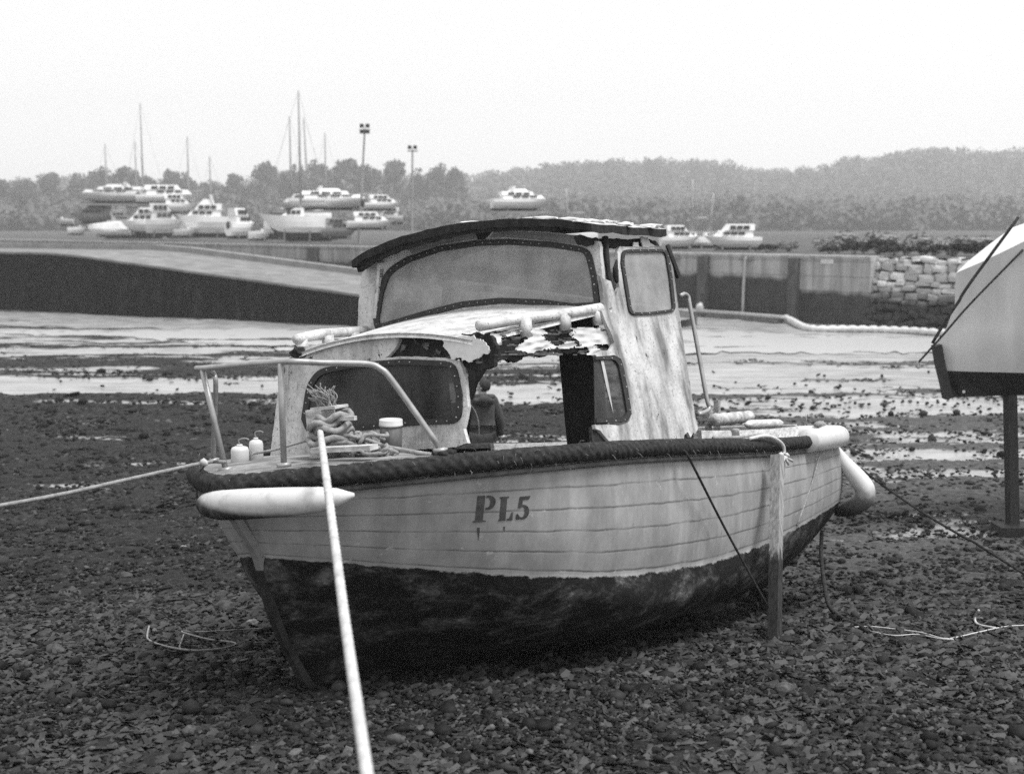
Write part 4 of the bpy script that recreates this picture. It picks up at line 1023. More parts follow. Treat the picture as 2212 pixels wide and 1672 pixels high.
# ------------------------------------------------------------------ person on the far side
def person():
    d = 18.4; c = at(1043, 819, d); H = 1.76; f = np.array([c[0], d, c[2] - H]); f[2] = c[2] - H
    root = empty("person", f, "person in a dark hooded jacket seen from behind through the broken cabin", "person")
    def P(x, y, z): return f + np.array([x, y, z])
    # skeleton: facing away (+y), weight even, arms down
    V = dict(pel=(0, 0, .93), wst=(0, .01, 1.08), chs=(0, .0, 1.30), nck=(0, .0, 1.47), nk2=(-.004, .012, 1.54), hd0=(-.008, .02, 1.60), hd1=(-.012, .03, 1.66), hd2=(-.010, .02, 1.71),
             shl=(-.17, 0, 1.43), ell=(-.25, -.01, 1.15), wrl=(-.255, .06, .91), shr=(.17, 0, 1.43), elr=(.245, -.01, 1.15), wrr=(.25, .05, .91),
             hpl=(-.10, 0, .90), knl=(-.11, .02, .49), anl=(-.11, -.01, .09), tol=(-.13, .15, .04), hpr=(.10, 0, .90), knr=(.11, .0, .49), anr=(.11, -.03, .09), tor=(.14, .13, .04))
    rad = dict(pel=(.16, .12), wst=(.145, .11), chs=(.165, .115), nck=(.08, .07), nk2=(.055, .055), hd0=(.074, .074), hd1=(.088, .088), hd2=(.078, .078), shl=(.065, .07), ell=(.048, .05), wrl=(.03, .036), shr=(.065, .07), elr=(.048, .05), wrr=(.03, .036),
               hpl=(.095, .095), knl=(.062, .065), anl=(.045, .05), tol=(.045, .035), hpr=(.095, .095), knr=(.062, .065), anr=(.045, .05), tor=(.045, .035))
    E_ = [('pel', 'wst'), ('wst', 'chs'), ('chs', 'nck'), ('nck', 'nk2'), ('nk2', 'hd0'), ('hd0', 'hd1'), ('hd1', 'hd2'), ('chs', 'shl'), ('shl', 'ell'), ('ell', 'wrl'), ('chs', 'shr'), ('shr', 'elr'), ('elr', 'wrr'),
          ('pel', 'hpl'), ('hpl', 'knl'), ('knl', 'anl'), ('anl', 'tol'), ('pel', 'hpr'), ('hpr', 'knr'), ('knr', 'anr'), ('anr', 'tor')]
    for sd, wr in ((-1, 'wrl'), (1, 'wrr')):
        b = np.array(V[wr]); pm = 'pm' + wr; V[pm] = tuple(b + (0, .02, -.07)); rad[pm] = (.026, .036); E_.append((wr, pm))
        for k in range(4):
            p0 = b + (-sd * .004, -.022 + .02 * k + .02, -.10); ln = (.07, .085, .08, .06)[k]
            for j, (t, bend) in enumerate(((.0, 0), (.55, .012), (1, .03))):
                nm = f'f{wr}{k}{j}'; V[nm] = tuple(p0 + np.array([-sd * bend, .004 * k, -ln * t])); rad[nm] = (.0095 - .001 * j,) * 2
                E_.append((pm if j == 0 else f'f{wr}{k}{j-1}', nm))
        tb = b + (-sd * .01, .05, -.04)
        V['t' + wr] = tuple(tb); V['u' + wr] = tuple(tb + (-sd * .01, .02, -.05)); rad['t' + wr] = (.012, .012); rad['u' + wr] = (.009, .009); E_ += [(wr, 't' + wr), ('t' + wr, 'u' + wr)]
    def skin(name, names, edges, rads, mat, parent, sub=2, root_v='pel', extra=0.0):
        ix = {n: i for i, n in enumerate(names)}; me = bpy.data.meshes.new(name); me.from_pydata([tuple(P(*V[n])) for n in names], [(ix[a], ix[b]) for a, b in edges], [])
        o = bpy.data.objects.new(name, me); col.objects.link(o)
        o.modifiers.new("s", 'SKIN'); m2 = o.modifiers.new("d", 'SUBSURF'); m2.levels = sub; m2.render_levels = sub
        for n, i in ix.items():
            me.skin_vertices[0].data[i].radius = tuple(q + extra for q in rads[n]); me.skin_vertices[0].data[i].use_root = (n == root_v)
        dg = bpy.context.evaluated_depsgraph_get(); m3 = bpy.data.meshes.new_from_object(o.evaluated_get(dg)); bpy.data.objects.remove(o)
        v = [tuple(np.array(q.co[:])) for q in m3.vertices]; b = MB(); b.v = v; b.f = [tuple(p.vertices) for p in m3.polygons]; b.m = [0] * len(b.f)
        return obj(name, b, mat, parent, True)
    skinm = simple("skin", .36, .46, 9, .55, .05); cloth = simple("dark jacket cloth", .02, .075, 12, .9, .5, (1, 1, .6)); jean = simple("dark trouser cloth", .02, .05, 20, .9, .3)
    skin("body", list(V), E_, rad, skinm, root, 1)
    jn = ['pel', 'wst', 'chs', 'nck', 'shl', 'ell', 'wrl', 'shr', 'elr', 'wrr']; J0 = dict(V); 
    V['hem'] = (0, 0, .80); rad['hem'] = (.185, .14)
    je = [e for e in E_ if e[0] in jn and e[1] in jn] + [('pel', 'hem')]
    r2 = {n: tuple(q + .028 for q in rad[n]) for n in jn}; r2['hem'] = rad['hem']; r2['nck'] = (.10, .09); r2['pel'] = (.195, .15); r2['wst'] = (.185, .145); r2['chs'] = (.20, .15)
    jk = skin("jacket", jn + ['hem'], je, r2, cloth, root, 2)
    mb = MB(); mb.blob(P(0, -.09, 1.46), (.15, .10, .085), 3, .25, 3); mb.tube([P(.15 * cos(a) , .02 + .12 * math.sin(a), 1.50 - .02 * math.sin(a)) for a in np.linspace(-pi, pi, 24)], .04, 8); obj("hood", mb, cloth, jk, True)
    mb = MB(); mb.tube(smooth_path([P(-.20, -.12, 1.43), P(-.13, -.165, 1.36), P(-.08, -.185, 1.25), P(-.055, -.19, 1.12), P(-.05, -.185, .95)], 5), .006, 5); obj("piping", mb, M['rope_mid'], jk, True)
    mb = MB(); mb.lathe(P(.255, .05, .905), [(.055, 0), (.058, .03), (.05, .032)], 10); obj("cuff", mb, M['rope_pale'], jk, True)
    tn = ['pel', 'hpl', 'knl', 'anl', 'hpr', 'knr', 'anr']; te = [e for e in E_ if e[0] in tn and e[1] in tn]
    skin("trousers", tn, te, {n: tuple(q + .02 for q in rad[n]) for n in tn}, jean, root, 2)
    for s_, an, to in ((-1, 'anl', 'tol'), (1, 'anr', 'tor')):
        mb = MB(); a = P(*V[an]); b_ = P(*V[to]); mb.tube([a + np.array([0, 0, .16]), a + np.array([0, -.01, .02])], [.066, .062], 10); mb.blob((a + b_) / 2 + np.array([0, 0, -.01]), (.055, .14, .055), 2, .1, 2); obj("boot", mb, M['rubber'], root, True)
    # head turned to the left: hair cap, ear, nose, eyes, mouth
    h = P(-.011, .026, 1.655)
    mb = MB(); vs, fs = ico(3); q = vs * np.array([.115, .098, .115]); keep = []
    nv = [h + v + np.array([.012, -.008, .014]) for v in q]
    ff = [t for t in fs if not (np.mean([q[i][0] for i in t]) < -.035 and np.mean([q[i][2] for i in t]) < .06) and np.mean([q[i][2] for i in t]) > -.085]
    mb.add(nv, ff); hr = obj("hair", mb, simple("short dark hair", .01, .03, 60, .7, .8), root, True)
    mb = MB(); mb.blob(h + np.array([-.108, .02, -.015]), (.022, .012, .018), 1, .1, 1); obj("nose", mb, skinm, root, True)
    for dy in (.0, .065):
        mb = MB(); mb.blob(h + np.array([-.088, dy - .01, .015]), (.012, .014, .008), 1, 0, 1); obj("eye", mb, M['rubber'], root, True)
    mb = MB(); mb.blob(h + np.array([-.090, .02, -.055]), (.010, .024, .006), 1, 0, 1); obj("mouth", mb, simple("lips", .2, .25, 9, .6, 0), root, True)
    for dy, dx in ((-.092, -.01), (.10, -.02)):
        mb = MB(); mb.blob(h + np.array([dx, dy, -.01]), (.022, .010, .032), 1, .1, 2); obj("ear", mb, skinm, root, True)
person()

# ------------------------------------------------------------------ neighbouring boat, bow only in view at the right
def weld(o, ang):
    bm = bmesh.new(); bm.from_mesh(o.data); bmesh.ops.remove_doubles(bm, verts=bm.verts, dist=.002); bmesh.ops.recalc_face_normals(bm, faces=bm.faces)
    for e in bm.edges: e.smooth = len(e.link_faces) == 2 and e.calc_face_angle(0) < radians(ang)
    for f in bm.faces: f.smooth = True
    bm.to_mesh(o.data); bm.free(); return o
def right_boat():
    d = 17.0
    root = empty("moored_yacht", at(2200, 860, d), "white yacht hull with black bottom paint cropped by the right edge", "yacht")
    # side view sections: x along image right (aft), hull bow pointing left. stem rakes
    prof = [(2065, 590, 0), (2062, 660, 0), (2046, 705, 0), (2022, 745, 1), (2026, 800, 1), (2035, 860, 1)]
    whitem = simple("stained white topsides", .58, .74, 1.6, .5, .1, (3, 3, .5)); blackm = simple("black bottom paint", .012, .03, 5, .6, .1)
    mb = MB(); mbk = MB()
    zz = [at(x, y, d)[2] for x, y, _ in prof]; xx = [at(x, y, d)[0] for x, y, _ in prof]
    n = 14; L = 7.0
    rows_ = []
    for (x0, z0) in zip(xx, zz):
        row = []
        for i in range(n + 1):
            t = i / n; x = x0 + L * t ** 1.3
            hfrac = (z0 - zz[-1]) / (zz[0] - zz[-1]); half = (.12 + 1.15 * (hfrac ** .6)) * (1 - (1 - min(1, t * 1.5)) ** 1.8)
            row.append((x, half, z0 + .12 * (1 - (1 - t) ** 2) * (hfrac < .2) * 1 + (.62 * min(x - x0, 1.1) + .12 * max(0, x - x0 - 1.1)) * (hfrac > .9)))
        rows_.append(row)
    for sd in (-1, 1):
        for r in range(len(rows_) - 1):
            for i in range(n):
                q = [np.array([x, d + sd * h, z]) for x, h, z in (rows_[r][i], rows_[r][i + 1], rows_[r + 1][i + 1], rows_[r + 1][i])]
                (mb if r < 4 else mbk).add(q, [(0, 1, 2, 3) if sd < 0 else (3, 2, 1, 0)])
    for i in range(n):
        (x0, h0, z0), (x1, h1, z1) = rows_[0][i], rows_[0][i + 1]; mb.add([(x0, d - h0, z0), (x0, d + h0, z0), (x1, d + h1, z1), (x1, d - h1, z1)], [(0, 1, 2, 3)])
        (x0, h0, z0), (x1, h1, z1) = rows_[-1][i], rows_[-1][i + 1]; mbk.add([(x0, d - h0, z0), (x0, d + h0, z0), (x1, d + h1, z1), (x1, d - h1, z1)], [(3, 2, 1, 0)])
    weld(obj("hull", mb, whitem, root, True), 50)
    # black stem band
    for (xa, ya), (xb, yb) in zip([(2012, 745), (2020, 790), (2030, 830)], [(2020, 790), (2030, 830), (2036, 860)]):
        mbk.beam(at(xa + 11, ya, d - .05), at(xb + 11, yb, d - .05), .10, 24 * mpp(d), (0, 1, 0))
    bot = obj("bottom_paint", mbk, blackm, root)
    mb = MB(); mb.tube([at(2082, 848, d - .26), at(2082, 846, d - .30)], .02, 10); obj("skin_fitting", mb, M['steel'], bot)
    # rolled cover edge over the bow
    mb = MB(); mb.box((xx[0] + 4.6, d, FLAT + .55), (1.6, .16, 1.5 + (zz[-1] + .2)), taper=1.2); obj("keel", mb, blackm, root)
    mb = MB(); mb.beam((at(2186, 800, d)[0], d - .35, FLAT - .3), (at(2178, 800, d)[0], d - .1, zz[-1] + .05), .13, .13); mb.box((at(2186, 800, d)[0], d - .35, FLAT + .06), (.5, .4, .2)); obj("prop", mb, M['darkwood'], root)
    for sd in (-1, 1):
        mb = MB(); mb.tube([(xx[0] + 4.2, d + sd * 1.25, FLAT - .2), (xx[0] + 4.2, d + sd * 1.12, zz[0])], .06, 8); obj("leg", mb, M['wood'], root)
    tip = at(1984, 784, d - .5)
    for L, lab, r in (([(2014, 742), (2045, 690), (2072, 650), (2080, 635), (2110, 592), (2200, 470)], "broad dark strap rising from the yacht stem towards upper right", .02),
                      ([(1985, 782), (2012, 752), (2045, 715), (2075, 680), (2112, 640), (2210, 540)], "long dark rope rising past the yacht bow with its shackled end at lower left", .014)):
        rope("mooring_strap" if r > .017 else "mooring_rope", [at(x, y, d - .5) for x, y in L], r, M['rope_dark'], lab, 7)
    mb = MB(); mb.tube([tip + np.array([.12 * mpp(d) * 40 * .05 * cos(a), 0, .04 * math.sin(a)]) + np.array([.02 * cos(a), 0, -.03]) for a in np.linspace(0, 2 * pi, 14)], .01, 6); mb.tube([tip + np.array([-.06, 0, -.02]), tip + np.array([.08, 0, -.02])], .01, 6)
    tag(obj("shackle", mb, M['steel'], None, True), "small metal shackle on the hanging rope end left of the yacht bow", "shackle")
right_boat()

# ------------------------------------------------------------------ quay, slipway, rubble wall
YARD = 2.10
def wall_d(px): return 1 / (.00796 + 5.89e-6 * px)
def wall_pt(px, z=0, back=0.0):
    d = wall_d(px); p = np.array([(px - CX) / F * d, d, z]); return p + WB * back
WA = np.array([14.5 + 37.8, 52.6 - 112.0, 0]); WA /= np.linalg.norm(WA); WB = np.array([-WA[1], WA[0], 0])
if WB[1] < 0: WB = -WB
def extrude_line(mb, a, b, prof, mi=0):
    """profile (offset back, z) swept from a to b"""
    n = len(prof); vs = [np.array([p[0], p[1], 0]) + WB * o + np.array([0, 0, z]) for p in (a, b) for o, z in prof]
    mb.add(vs, [(i, (i + 1) % n, (i + 1) % n + n, i + n) for i in range(n)] + [tuple(range(n))[::-1], tuple(range(n, 2 * n))], mi)
mw_ = N("tide stained concrete"); cc = mw_.coord(); sp = mw_.n('SeparateXYZ'); mw_.l(cc, sp.inputs[0])
cst = mw_.coord((1, 1, .25)); nse = mw_.noise(cst, 1.3, 7, .65)
step = mw_.math('MULTIPLY', mw_.math('GREATER_THAN', sp.outputs[0], 12.15), .52)
hh = mw_.math('ADD', mw_.math('ADD', sp.outputs[2], step), mw_.math('MULTIPLY', mw_.math('SUBTRACT', nse, .5), .55))
stain = mw_.ramp(hh, [(.0, 0), (1, 1)]); st2 = mw_.math('MULTIPLY', mw_.math('SUBTRACT', hh, 1.02), 5); st2.node.use_clamp = True
jw = mw_.n('TexBrick'); jw.inputs['Scale'].default_value = 1.0; jw.inputs['Mortar Size'].default_value = .018; jw.inputs['Brick Width'].default_value = 3.2; jw.inputs['Row Height'].default_value = .62; jw.offset = 0
sx_ = mw_.n('CombineXYZ'); mw_.l(mw_.math('MULTIPLY', sp.outputs[0], 1.51), sx_.inputs[0]); mw_.l(sp.outputs[2], sx_.inputs[1]); mw_.l(sx_.outputs[0], jw.inputs['Vector'])
jn_ = mw_.math('SUBTRACT', 1.0, mw_.math('MULTIPLY', jw.outputs['Fac'], .45))
vs_ = mw_.ramp(mw_.noise(mw_.coord((2.5, 2.5, .12)), 1.1, 5), [(.38, .62), (.58, 1)])
pm_ = mw_.n('Mix', data_type='RGBA', blend_type='MULTIPLY'); pm_.inputs[0].default_value = 1; mw_.l(mw_.ramp(mw_.noise(cc, .7, 7), [(.3, .30), (.7, .45)]), pm_.inputs[6]); mw_.l(mw_.math('MULTIPLY', jn_, vs_), pm_.inputs[7]); pale = pm_.outputs[2]; dark = mw_.ramp(mw_.noise(cc, 2.2, 7, .7), [(.3, .02), (.7, .06)])
M['quay'] = mw_.fin(mw_.mix(st2, dark, pale), .85, .3)
wallend = wall_pt(1877); wallfar = wallend - WA * 330
qroot = empty("quay_wall", wallend - np.array([0, 0, 1]), "long concrete quay wall with a dark tide stain along its foot", "wall")
mb = MB(); extrude_line(mb, wallend, wallfar, [(0, -1.4), (0, YARD - .12), (-.06, YARD - .12), (-.06, YARD), (1.2, YARD), (1.2, -1.4)])
q = obj("wall_face", mb, M['quay'], None); q.location = (0, 0, 0)
def reorigin_zero(o):
    """shift mesh so that its object coordinates equal world coordinates"""
    pass
bpy.data.objects.remove(q)
def obj_world(name, mb, mat, parent):
    o = obj(name, mb, mat, parent); return o
qroot.location = (0, 0, 0)
obj("wall_face", mb, M['quay'], qroot)
for px in (300, 682, 1180, 1522, 1717):
    mb = MB(); a = wall_pt(px - 9); b = wall_pt(px + 9); extrude_line(mb, a, b, [(-.28, -1.4), (-.28, YARD - .14), (-.004, YARD - .14), (-.004, -1.4)])
    o = obj("buttress", mb, simple("dark buttress concrete", .05, .11, 2, .9, .2) if px == 300 else bpy.data.materials["dark buttress concrete"], qroot)
for px, y0 in ((1455, 545), (1612, 547)):
    t = empty("drain_pipe", wall_pt(px, YARD - .2, -.15), ("pale drain pipe on the quay wall next to the wheelhouse edge" if px < 1500 else "pale drain pipe on the quay wall between two dark buttresses"), "pipe", "pipes on the quay wall")
    mb = MB(); mb.tube([wall_pt(px, YARD - .12, -.12), wall_pt(px - 3, .6, -.12), wall_pt(px - 4, -.5, -.10)], .065, 8); obj("pipe", mb, M['quaypale'] if 'quaypale' in M else M.setdefault('quaypale', simple("pale pipe", .36, .5, 3, .7, 0)), t)
    mb = MB(); mb.tube([wall_pt(px - 14, YARD - .22, -.12), wall_pt(px + 14, YARD - .24, -.12)], .05, 8); obj("bracket", mb, M['ruststeel'], t)
mb = MB(); a = wall_pt(1785, 1.86, -.03); mb.box(a, (.62, .02, .19), np.array([WA, -WB, k_]).T)
sg = tag(obj("wall_sign", mb, M['plastic']), "small white rectangular plate fixed high on the quay wall", "sign")
mb = MB()
for z in (.035, -.03):
    for i in range(7): mb.box(a - WB * .012 + WA * (-.24 + .08 * i) + np.array([0, 0, z]), (.05, .004, .022), np.array([WA, -WB, k_]).T)
obj("faint_print", mb, simple("faint print", .4, .5, 5, .9, 0), sg)

# boat yard behind
mb = MB(); a0 = wallend + WA * 300; 
pts = [wallfar + WB * .6, wallend + WB * .6, a0 + WB * .8, a0 + WB * 420, wallfar + WB * 420]
mb.add([np.array([p[0], p[1], YARD - .02]) for p in pts], [(0, 1, 2, 3, 4)])
tag(obj("boat_yard", mb, simple("scrubby yard ground", .03, .09, .8, .95, .3)), kind='structure')

# rubble revetment at the right end
def rubble():
    mr = N("rubble stone"); cc = mr.coord(); sp = mr.n('SeparateXYZ'); mr.l(cc, sp.inputs[0]); a = mr.attr('shade')
    h_ = mr.math('ADD', sp.outputs[2], mr.math('MULTIPLY', mr.math('SUBTRACT', mr.noise(cc, 1.2, 5), .5), .9)); k = mr.math('MULTIPLY', mr.math('SUBTRACT', h_, .2), 1.3); k.node.use_clamp = True
    nn = mr.noise(cc, 5, 7, .7); mr.bump(nn, .6, .05)
    pal = mr.ramp(mr.math('ADD', mr.math('MULTIPLY', a, .7), mr.math('MULTIPLY', nn, .3)), [(.1, .32), (.9, .62)])
    mr.fin(mr.mix(k, mr.ramp(nn, [(.3, .02), (.7, .06)]), pal), .9, .3)
    root = empty("stone_wall", (0, 0, 0), "rough rubble stone wall with dark wet lower courses right of the quay", "wall")
    r = np.random.default_rng(8); V = []; Fc = []; S = []; vs, fs = ico(2); fs = np.array(fs); o = 0
    z = -1.0; row = 0
    while z < 1.95:
        hgt = r.uniform(.18, .36); t = -.1 + r.uniform(-.3, 0)
        while t < 26:
            L = r.uniform(.25, .75); c = wallend + WA * (t + L / 2) + WB * (.25 + .28 * z) + np.array([0, 0, z + hgt / 2 + r.normal(0, .05)])
            h1 = hgt * r.uniform(.85, 1.15)
            q = np.sign(vs) * np.abs(vs) ** .33 * np.array([L / 2 * .96, .30, h1 / 2 * .98])
            q = q * (1 + .26 * (r.random((len(vs), 1)) - .5)); an = r.normal(0, .12); ca, sa = cos(an), math.sin(an)
            q = np.stack([q[:, 0] * ca - q[:, 2] * sa, q[:, 1] + r.uniform(-.1, .1), q[:, 0] * sa + q[:, 2] * ca], -1)
            w_ = c + q[:, :1] * WA + q[:, 1:2] * WB + q[:, 2:] * k_
            V.append(w_); Fc.append(fs + o); o += len(vs); S.append(np.full(len(vs), r.random())); t += L
        z += hgt * .97; row += 1
    ob = fast_mesh("stones", np.concatenate(V), np.concatenate(Fc), mr.mat, {'shade': np.concatenate(S)}, False); ob.parent = root
    mb = MB(); extrude_line(mb, wallend + WA * .02, wallend + WA * 26, [(.35, -1.4), (.85, 1.85), (2.0, 2.0), (2.0, -1.4)]); obj("core", mb, M['darkwood'], root)
rubble()

# slipway: sloping ramp with a dark weedy side wall
SA, SB = np.array([-22.3, 61.7]), np.array([-6.1, 52.5]); sd_ = (SB - SA) / np.linalg.norm(SB - SA); sn_ = np.array([-sd_[1], sd_[0]]); sn_ = sn_ if sn_[1] > 0 else -sn_
def slip_z(t): return min(2.19 - 1.62 * t, 2.09) if t > -.2 else 2.09
def slip_pt(t, off=0, z=0): p = SA + (SB - SA) * t + sn_ * off; return np.array([p[0], p[1], z])
sroot = empty("slipway", slip_pt(0, 0, -1), "sloping concrete slipway with a black weedy side wall and pale top edge", "slipway")
mw2 = N("black weedy slip wall"); cc = mw2.coord((1, 1, .4)); nn = mw2.noise(cc, 2.4, 7, .7); mw2.bump(nn, .5, .05); M['slipwall'] = mw2.fin(mw2.ramp(nn, [(.35, .004), (.55, .012), (.72, .04)]), .9, .15)
ts = np.linspace(-3.2, 1.62, 40); mb = MB(); mt = MB(); mk = MB()
for a, b in zip(ts[:-1], ts[1:]):
    za, zb = max(slip_z(a), -.9), max(slip_z(b), -.9)
    mb.add([slip_pt(a, 0, -1.3), slip_pt(b, 0, -1.3), slip_pt(b, 0, zb - .09), slip_pt(a, 0, za - .09)], [(0, 1, 2, 3)])
    mt.add([slip_pt(a, -.06, za - .10), slip_pt(b, -.06, zb - .10), slip_pt(b, -.06, zb), slip_pt(a, -.06, za), slip_pt(b, 7, zb), slip_pt(a, 7, za)], [(0, 1, 2, 3), (3, 2, 4, 5)])
    mk.add([slip_pt(a, o, z + h_) for z, o, h_ in ((za, 7, -.4), (za, 7, .28), (za, 7.5, .28), (za, 7.5, -.4))] + [slip_pt(b, o, z + h_) for z, o, h_ in ((zb, 7, -.4), (zb, 7, .28), (zb, 7.5, .28), (zb, 7.5, -.4))], [(0, 4, 5, 1), (1, 5, 6, 2), (2, 6, 7, 3)])
obj("side_wall", mb, M['slipwall'], sroot)
obj("ramp", mt, simple("worn slipway concrete", .10, .24, 1.2, .8, .3, (1, 1, 1)), sroot)
obj("kerb", mk, simple("pale slipway kerb", .2, .32, 2, .85, .2), sroot)

# floating boom lying along the foot of the wall
def boom():
    root = empty("floating_boom", at(1690, 690, 54), "long pale segmented floating boom lying along the foot of the wall", "boom")
    mb = MB(); P = [wall_pt(1380, -.62, -1.0), at(1480, 669, wall_d(1480) - .9), at(1580, 676, wall_d(1580) - .9), at(1692, 685, 54.2)]
    for a, b in zip(P[:-1], P[1:]): mb.beam(a, b, .34, .10)
    obj("walkway", mb, simple("pale boom boards", .34, .5, 3, .7, .2), root)
    mb = MB()
    for a, b in zip(P[:-1], P[1:]):
        for t in (.2, .7): c = a + (b - a) * t; mb.beam(c + (b - a) / np.linalg.norm(b - a) * -.8 - np.array([0, 0, .22]), c + (b - a) / np.linalg.norm(b - a) * .8 - np.array([0, 0, .22]), .3, .32)
    obj("float_tank", mb, M['ruststeel'], root)
    px = [(1694, 686), (1712, 694), (1730, 704), (1750, 710), (1790, 711), (1840, 711), (1900, 712), (1960, 714), (2020, 718), (2090, 722), (2180, 726), (2290, 731)]
    Q = []
    for x, y in px: Q.append(at(x, y, min(wall_d(x) - 1.1, 11295 / (y + 6 - HZ))))
    Q = resample(smooth_path(Q, 5), 110); mb = MB()
    mb.tube(Q, [.15 if i % 3 else .10 for i in range(110)], 10); obj("tube", mb, M['plastic'], root, True)
    mb = MB()
    for i in range(4, 108, 3): mb.blob(Q[i] - np.array([0, .1, .13]), (.08, .08, .10), i, .2, 1)
    obj("skirt_weights", mb, M['ruststeel'], root)
    mb = MB(); mb.blob(at(1512, 664, wall_d(1512) - .9), (.18, .15, .2), 2, .3, 2); tag(obj("buoy", mb, M['plastic'], None, True), "small white buoy sitting on the boom walkway by the wall", "buoy")
boom()

# tide pools
for nm, px, in (("tide_pool", [(-300, 714), (100, 716), (250, 716), (450, 712), (560, 710), (700, 714), (830, 720), (900, 735), (860, 768), (790, 772), (700, 766), (620, 758), (520, 748), (440, 742), (330, 732), (200, 725), (60, 722), (-300, 720)]),
                ("tide_pool", [(1380, 712), (1480, 714), (1600, 716), (1720, 722), (1850, 726), (2000, 730), (2400, 736), (2400, 756), (2100, 762), (1900, 762), (1700, 764), (1560, 758), (1460, 766), (1380, 760)])):
    mb = MB(); n = 8; L = rough_loop(px, 2.6, 16, 3); P = [on_z(x, y, FLAT + .022) for x, y in L]; mb.add(P, [tuple(range(len(P)))])
    tag(obj(nm, mb, M['water']), kind='structure')

# ------------------------------------------------------------------ laid-up boats, racks, masts
M['gel'] = simple("white gelcoat", .76, .86, 1.5, .4, 0); M['gel2'] = simple("off white gelcoat", .55, .68, 1.5, .5, 0); M['gelgrey'] = simple("grey hull paint", .18, .28, 1.5, .5, 0)
M['anti'] = simple("dark antifouling", .03, .07, 2, .9, 0); M['tint'] = simple("tinted cabin glass", .03, .08, 1, .2, 0); M['canvas'] = simple("pale boat cover", .5, .66, 2, .9, .4); M['alloy'] = simple("mast alloy", .25, .34, 2, .5, 0)
M['motor'] = simple("black outboard cowl", .015, .03, 4, .5, 0)
def hull_local(L, B, H, hm, am, parent, deckh=.0, dark=.2, trans=.75):
    """motor-boat hull, bow to +x, standing on z=0"""
    for nm, lo, hi, mat_ in (("hull", dark, 1, hm), ("underbody", 0, dark, am)):
        mb = MB(); nx = 14; lev = [lo, lo + (hi - lo) * .33, lo + (hi - lo) * .66, hi]; G = []
        for i in range(nx + 1):
            t = i / nx; row = []
            for f in lev:
                tip = L * (.80 + .20 * f) ; x = -L / 2 + tip * t; wd2 = B / 2 * (.25 + .75 * min(1, f * 1.7)) * (trans + (1 - trans) * min(1, t * 3)) * (1 - max(0, (t - .45) / .55) ** (2.0 + f * .8))
                row.append((x, wd2, H * (f + (.10 * f * max(0, t - .4) ** 1.5) * 2) + (.35 * H * (1 - f) * max(0, (t - .72) / .28) ** 2)))
            G.append(row)
        for sd in (1, -1):
            for i in range(nx):
                for j in range(3):
                    q = [(G[a][b][0], sd * G[a][b][1], G[a][b][2]) for a, b in ((i, j), (i + 1, j), (i + 1, j + 1), (i, j + 1))]; mb.add(q, [(0, 1, 2, 3) if sd < 0 else (3, 2, 1, 0)])
        for i in range(nx):
            for b, fl in ((3, 0), (0, 1)):
                q = [(G[i][b][0], -G[i][b][1], G[i][b][2]), (G[i + 1][b][0], -G[i + 1][b][1], G[i + 1][b][2]), (G[i + 1][b][0], G[i + 1][b][1], G[i + 1][b][2]), (G[i][b][0], G[i][b][1], G[i][b][2])]
                mb.add(q, [(0, 1, 2, 3) if not fl else (3, 2, 1, 0)])
        q = [(G[0][j][0], sd * G[0][j][1], G[0][j][2]) for sd in (-1, 1) for j in ((0, 1, 2, 3) if sd < 0 else (3, 2, 1, 0))]; mb.add(q, [tuple(range(8))])
        o = obj(nm, mb, mat_, None, nm == "underbody", local=True); o.parent = parent
    return H
def lobj(nm, mb, mat_, parent, smooth=False):
    o = obj(nm, mb, mat_, None, smooth, local=True); o.parent = parent; return o
def wedge(mb, x0, x1, w0, z0, z1, fr=.25, ba=.05, wt=.8):
    """cabin block raked at the front"""
    h = z1 - z0; vs = []
    for x, y, z in ((x0, w0, z0), (x1, w0 * .9, z0), (x1 - h * fr * 2, w0 * .9 * wt, z1), (x0 + h * ba, w0 * wt, z1)):
        vs += [(x, -y / 2, z), (x, y / 2, z)]
    mb.add(vs, [(0, 2, 4, 6), (1, 7, 5, 3), (0, 1, 3, 2), (2, 3, 5, 4), (4, 5, 7, 6), (6, 7, 1, 0)])
def windows_strip(mb, x0, x1, w0, z0, z1, n):
    for sd in (-1, 1):
        for k in range(n):
            a = x0 + (x1 - x0) * (k + .1) / n; b = x0 + (x1 - x0) * (k + .9) / n; mb.box(((a + b) / 2, sd * w0 / 2, (z0 + z1) / 2), (b - a, .06, z1 - z0))
